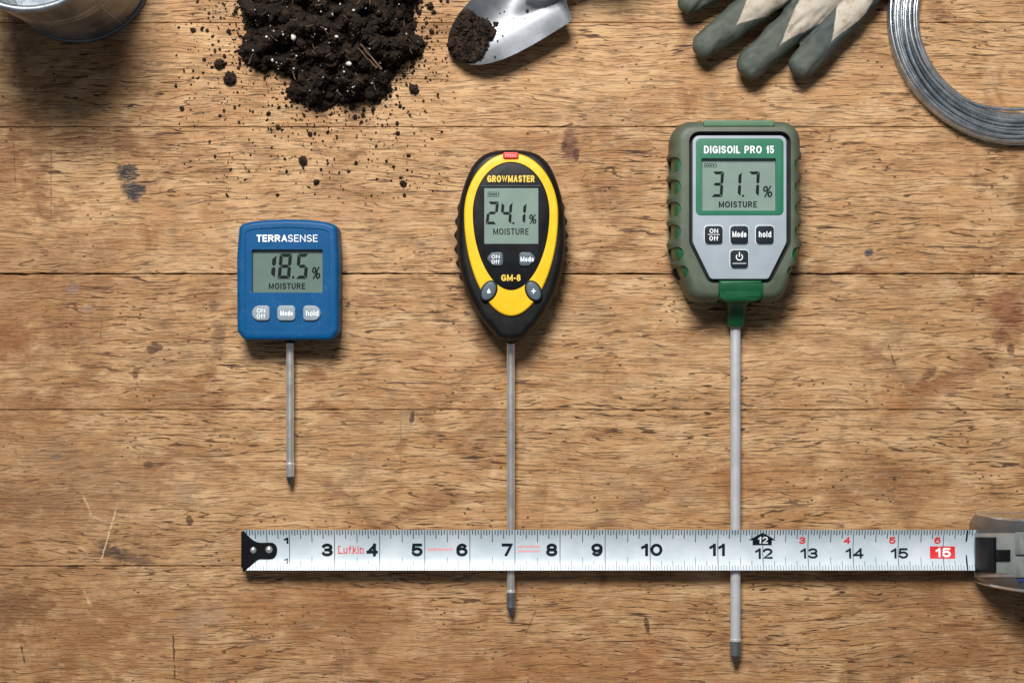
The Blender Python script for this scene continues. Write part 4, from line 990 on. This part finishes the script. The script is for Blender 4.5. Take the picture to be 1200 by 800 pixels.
# ------------------------------------------------------------------ glove
def glove():
    org = W(930, 40)
    fingers = [ # base -> tip as px, radii px, z centre
        [((985, -95), 20.7), ((935, -72), 20.7), ((880, -40), 19.8), ((832, -12), 18.0), ((806, 3), 16.2)],
        [((1030, -88), 21.6), ((960, -50), 21.6), ((905, -8), 21.2), ((862, 26), 19.8), ((826, 53), 16.7)],
        [((1060, -80), 21.6), ((1008, -42), 21.6), ((960, 2), 20.7), ((915, 43), 19.8), ((878, 78), 18.0)],
        [((1085, -70), 19.8), ((1045, -40), 18.9), ((1008, 2), 18.4), ((972, 42), 18.0), ((939, 77), 17.1)],
        [((1110, -60), 19.8), ((1120, -80), 20.7), ((1150, -110), 18.0)]]
    V, Fc = [], []
    def add(v, f):
        b = len(V); V.extend(v); Fc.extend([tuple(q + b for q in x) for x in f])
    for fi, fg in enumerate(fingers):
        P = [Vector((x, y, 0)) for (x, y), r in fg]; Rr = [r for _, r in fg]
        # resample
        pts, rad = [], []
        for i in range(len(P) - 1):
            for s in range(6): pts.append(P[i].lerp(P[i + 1], s / 6)); rad.append(Rr[i] + (Rr[i + 1] - Rr[i]) * s / 6)
        pts.append(P[-1]); rad.append(Rr[-1])
        t = (P[-1] - P[-2]).normalized(); r = Rr[-1]
        for a in range(1, 8): pts.append(P[-1] + t * r * .85 * math.sin(R(a * 12.8)) ); rad.append(max(.3, r * math.cos(R(a * 12.8))))
        zc = [.0095, .0095, .0098, .0092, .009][fi]
        rings = []; n = 24
        for i, p in enumerate(pts):
            d = (pts[min(i + 1, len(pts) - 1)] - pts[max(i - 1, 0)]).normalized(); side = Vector((-d.y, d.x, 0)); rr = rad[i]
            w = 1 + .035 * mnoise.noise(Vector((p.x * .05, p.y * .05, fi)))
            ring = []
            for j in range(n):
                a = 2 * math.pi * j / n; q = p + side * (rr * w * math.cos(a)); zz = zc * (1 + .0 * rr) + rr * S * .86 * math.sin(a)
                ring.append(W(q.x, q.y, max(.0006, zz)))
            rings.append(ring)
        add(*loft(rings))
    # palm
    pal = ellipse(1100, -125, 105, 70, 40, R(35)); rings = []
    for d, z in ((30, .001), (10, .003), (0, .009), (2, .014), (10, .018), (28, .021), (50, .022)):
        rings.append([W(1100 + (x - 1100) * (1 - d / 110), -125 + (y + 125) * (1 - d / 110), z) for x, y in pal])
    add(*loft(rings))
    g = NT('garden_glove_fabric'); o = g.obj()
    p = g.vmul(o, (1 / S,) * 3); sp = g.n('ShaderNodeSeparateXYZ'); g.L.new(p, sp.inputs[0]); X, Y, Z = sp.outputs
    rg = g.noise(g.vmul(p, (.09, .09, .09)), 1, 4, .6); rag = g.math('MULTIPLY_ADD', rg, 3., -1.5)
    mask = None
    for (ax, ay, bx, by, ra, rb) in ((859, 33, 900, -4, 6, 19), (906, 62, 958, 4, 5, 19), (970, 57, 1004, 0, 5, 18), (845, -20, 900, -50, 3, 14)):
        ax, ay, bx, by = (ax - 600) * .98 - 330, (400 - ay) * .98 - 360, (bx - 600) * .98 - 330, (400 - by) * .98 - 360   # glove-local at the height of its back
        L = math.hypot(bx - ax, by - ay); ux, uy = (bx - ax) / L, (by - ay) / L
        dx = g.math('SUBTRACT', X, float(ax)); dy = g.math('SUBTRACT', Y, float(ay))
        al = g.math('MULTIPLY_ADD', dx, ux, g.math('MULTIPLY', dy, uy)); ac = g.math('ABSOLUTE', g.math('MULTIPLY_ADD', dx, -uy, g.math('MULTIPLY', dy, ux)))
        w = g.step(al, -6., L, ra - 7.6, rb)
        m = g.step(g.math('SUBTRACT', g.math('ADD', w, rag), ac), -.6, 1.2)
        mask = m if mask is None else g.math('MAXIMUM', mask, m)
    knit = g.n('ShaderNodeTexWave', wave_type='BANDS', bands_direction='X'); rt = g.n('ShaderNodeVectorRotate', rotation_type='Z_AXIS'); g.put(rt.inputs['Vector'], p); rt.inputs['Angle'].default_value = R(40); g.put(knit.inputs['Vector'], rt.outputs[0]); knit.inputs['Scale'].default_value = .32; knit.inputs['Distortion'].default_value = .8
    dirt = g.noise(g.vmul(p, (.06, .06, .06)), 1, 5, .65); dirt2 = g.noise(g.vmul(p, (.25, .25, .25)), 1, 4, .65)
    kc = g.mix(g.step(dirt, .42, .72), lin(194, 186, 172), lin(150, 132, 110)); kc = g.mix(g.math('MULTIPLY', knit.outputs[1], .35), kc, lin(120, 104, 86))
    cc = g.mix(g.step(dirt, .35, .65), lin(66, 73, 67), lin(78, 84, 75)); cc = g.mix(g.step(dirt2, .58, .76, 0, .22), cc, lin(128, 122, 104))
    # darker coating on the finger nearest the coil
    far = g.step(g.math('MULTIPLY_ADD', Y, .35, X), 0., 26.)
    cc = g.mix(g.math('MULTIPLY', far, .75), cc, lin(50, 62, 62))
    g.put(g.b.inputs['Base Color'], g.mix(mask, cc, kc))
    g.put(g.b.inputs['Roughness'], g.math('MULTIPLY_ADD', mask, .3, .5)); g.b.inputs['Specular IOR Level'].default_value = .35
    cell = g.noise(p, .7, 2, .5)
    hgt = g.math('ADD', g.math('MULTIPLY', knit.outputs[1], .5), g.math('ADD', g.math('MULTIPLY', cell, .6), g.math('MULTIPLY', mask, 1.5)))
    g.bump(hgt, .45, .0005)
    o = mk('garden_glove', V, Fc, g.m, None, 0, origin=org)
    props(o, 'grey-green dipped gardening glove with dirty cream knit patches at the top edge', 'glove')
    dg = bpy.context.evaluated_depsgraph_get()
    m = o.modifiers.new('r', 'REMESH'); m.mode = 'VOXEL'; m.voxel_size = .0009; m.use_smooth_shade = True
    s = o.modifiers.new('s', 'SMOOTH'); s.iterations = 6; s.factor = .5
    dg.update(); me = bpy.data.meshes.new_from_object(o.evaluated_get(dg)); o.modifiers.clear(); o.data = me
    v = np.zeros(len(me.vertices) * 3); me.vertices.foreach_get('co', v); v = v.reshape(-1, 3); nr = np.zeros(len(v) * 3); me.vertices.foreach_get('normal', nr); nr = nr.reshape(-1, 3)
    def disp(q):
        a = mnoise.noise(Vector((q[0] * 95 + q[1] * 60, (q[1] - q[0]) * 38, 3))); b = mnoise.noise(Vector((q[0] * 260, q[1] * 260, 9)))
        w = mnoise.noise(Vector(((q[0] - q[1]) * 170, (q[1] + q[0]) * 45, 20)))
        return .0011 * a + .0002 * b - .0018 * max(0, w) ** 1.2 
    dd = np.array([disp(q) for q in v]); v2 = v + nr * dd[:, None]; v2[:, 2] = np.maximum(v2[:, 2], .0003)
    me.vertices.foreach_set('co', v2.reshape(-1)); me.polygons.foreach_set('use_smooth', [True] * len(me.polygons)); me.update()
glove()

# ------------------------------------------------------------------ wire coil
def coil():
    c = np.array([1191.0, 19.0]); t = thing('wire_coil', 'coil of grey galvanised garden wire in the top right corner', 'wire coil', W(*c))
    g = NT('galvanised_wire'); o = g.obj(); n = g.noise(o, 140, 4, .6)
    g.put(g.b.inputs['Base Color'], g.mix(g.step(n, .35, .7), (.50, .55, .59), (.76, .80, .83))); g.b.inputs['Metallic'].default_value = .95
    g.put(g.b.inputs['Roughness'], g.math('MULTIPLY_ADD', n, .12, .2)); g.b.inputs['Coat Weight'].default_value = .6; g.b.inputs['Coat Roughness'].default_value = .22
    r = .00098
    slots = [(132.5 + (i - (cnt - 1) / 2) * pit, lay) for lay, cnt, pit in ((0, 9, 4.3), (1, 8, 4.4), (2, 7, 4.9), (3, 5, 6.2), (4, 3, 8.5)) for i in range(cnt)]
    n = 160
    for si, (rad, lay) in enumerate(slots):
        z0 = r + .0002 + lay * r * 1.70; top = lay >= 2; e = random.gauss(0, 1.6 if lay > 2 else (.8 if top else .2)); ph = random.uniform(0, 6.28)
        a0 = 0; pts = []
        am = random.uniform(.2, .9) if top else .15; kk = random.randint(1, 3); f_ = random.uniform(0, 6.28)
        for i in range(n):
            a = 2 * math.pi * i / n
            rr = rad + .8 * math.sin(2 * a + .6) + .5 * math.sin(5 * a) + e * math.cos(a - ph) + am * math.sin(kk * a + f_)
            z = z0 + (.0007 * (1 + math.sin(a - ph)) if lay > 2 else 0)
            pts.append(W(c[0] + rr * math.cos(a), c[1] + rr * math.sin(a), z))
        m = 8; v = []; f = []
        P = np.array(pts); T = np.roll(P, -1, 0) - np.roll(P, 1, 0); T /= np.linalg.norm(T, axis=1)[:, None]
        A = np.cross(T, [0, 0, 1]); A /= np.linalg.norm(A, axis=1)[:, None]; B = np.cross(A, T)
        for i in range(n):
            for j in range(m): v.append(P[i] + A[i] * r * math.cos(2 * math.pi * j / m) + B[i] * r * math.sin(2 * math.pi * j / m))
        for i in range(n):
            for j in range(m): f.append((i * m + j, i * m + (j + 1) % m, ((i + 1) % n) * m + (j + 1) % m, ((i + 1) % n) * m + j))
        mk('wire_strand', np.array(v), f, g.m, t, 0)
    # one loose inner turn
    pts = []; 
    for i in range(90):
        a = R(60 + 150 * i / 89); rr = 117 - 8 * math.exp(-((a - R(88)) / .5) ** 2); pts.append(W(c[0] + rr * math.cos(a), c[1] + rr * math.sin(a), .0065 + .001 * math.sin(a * 2)))
    v, f = tube(pts, r, 8); mk('wire_strand', v, f, g.m, t, 0)
coil()
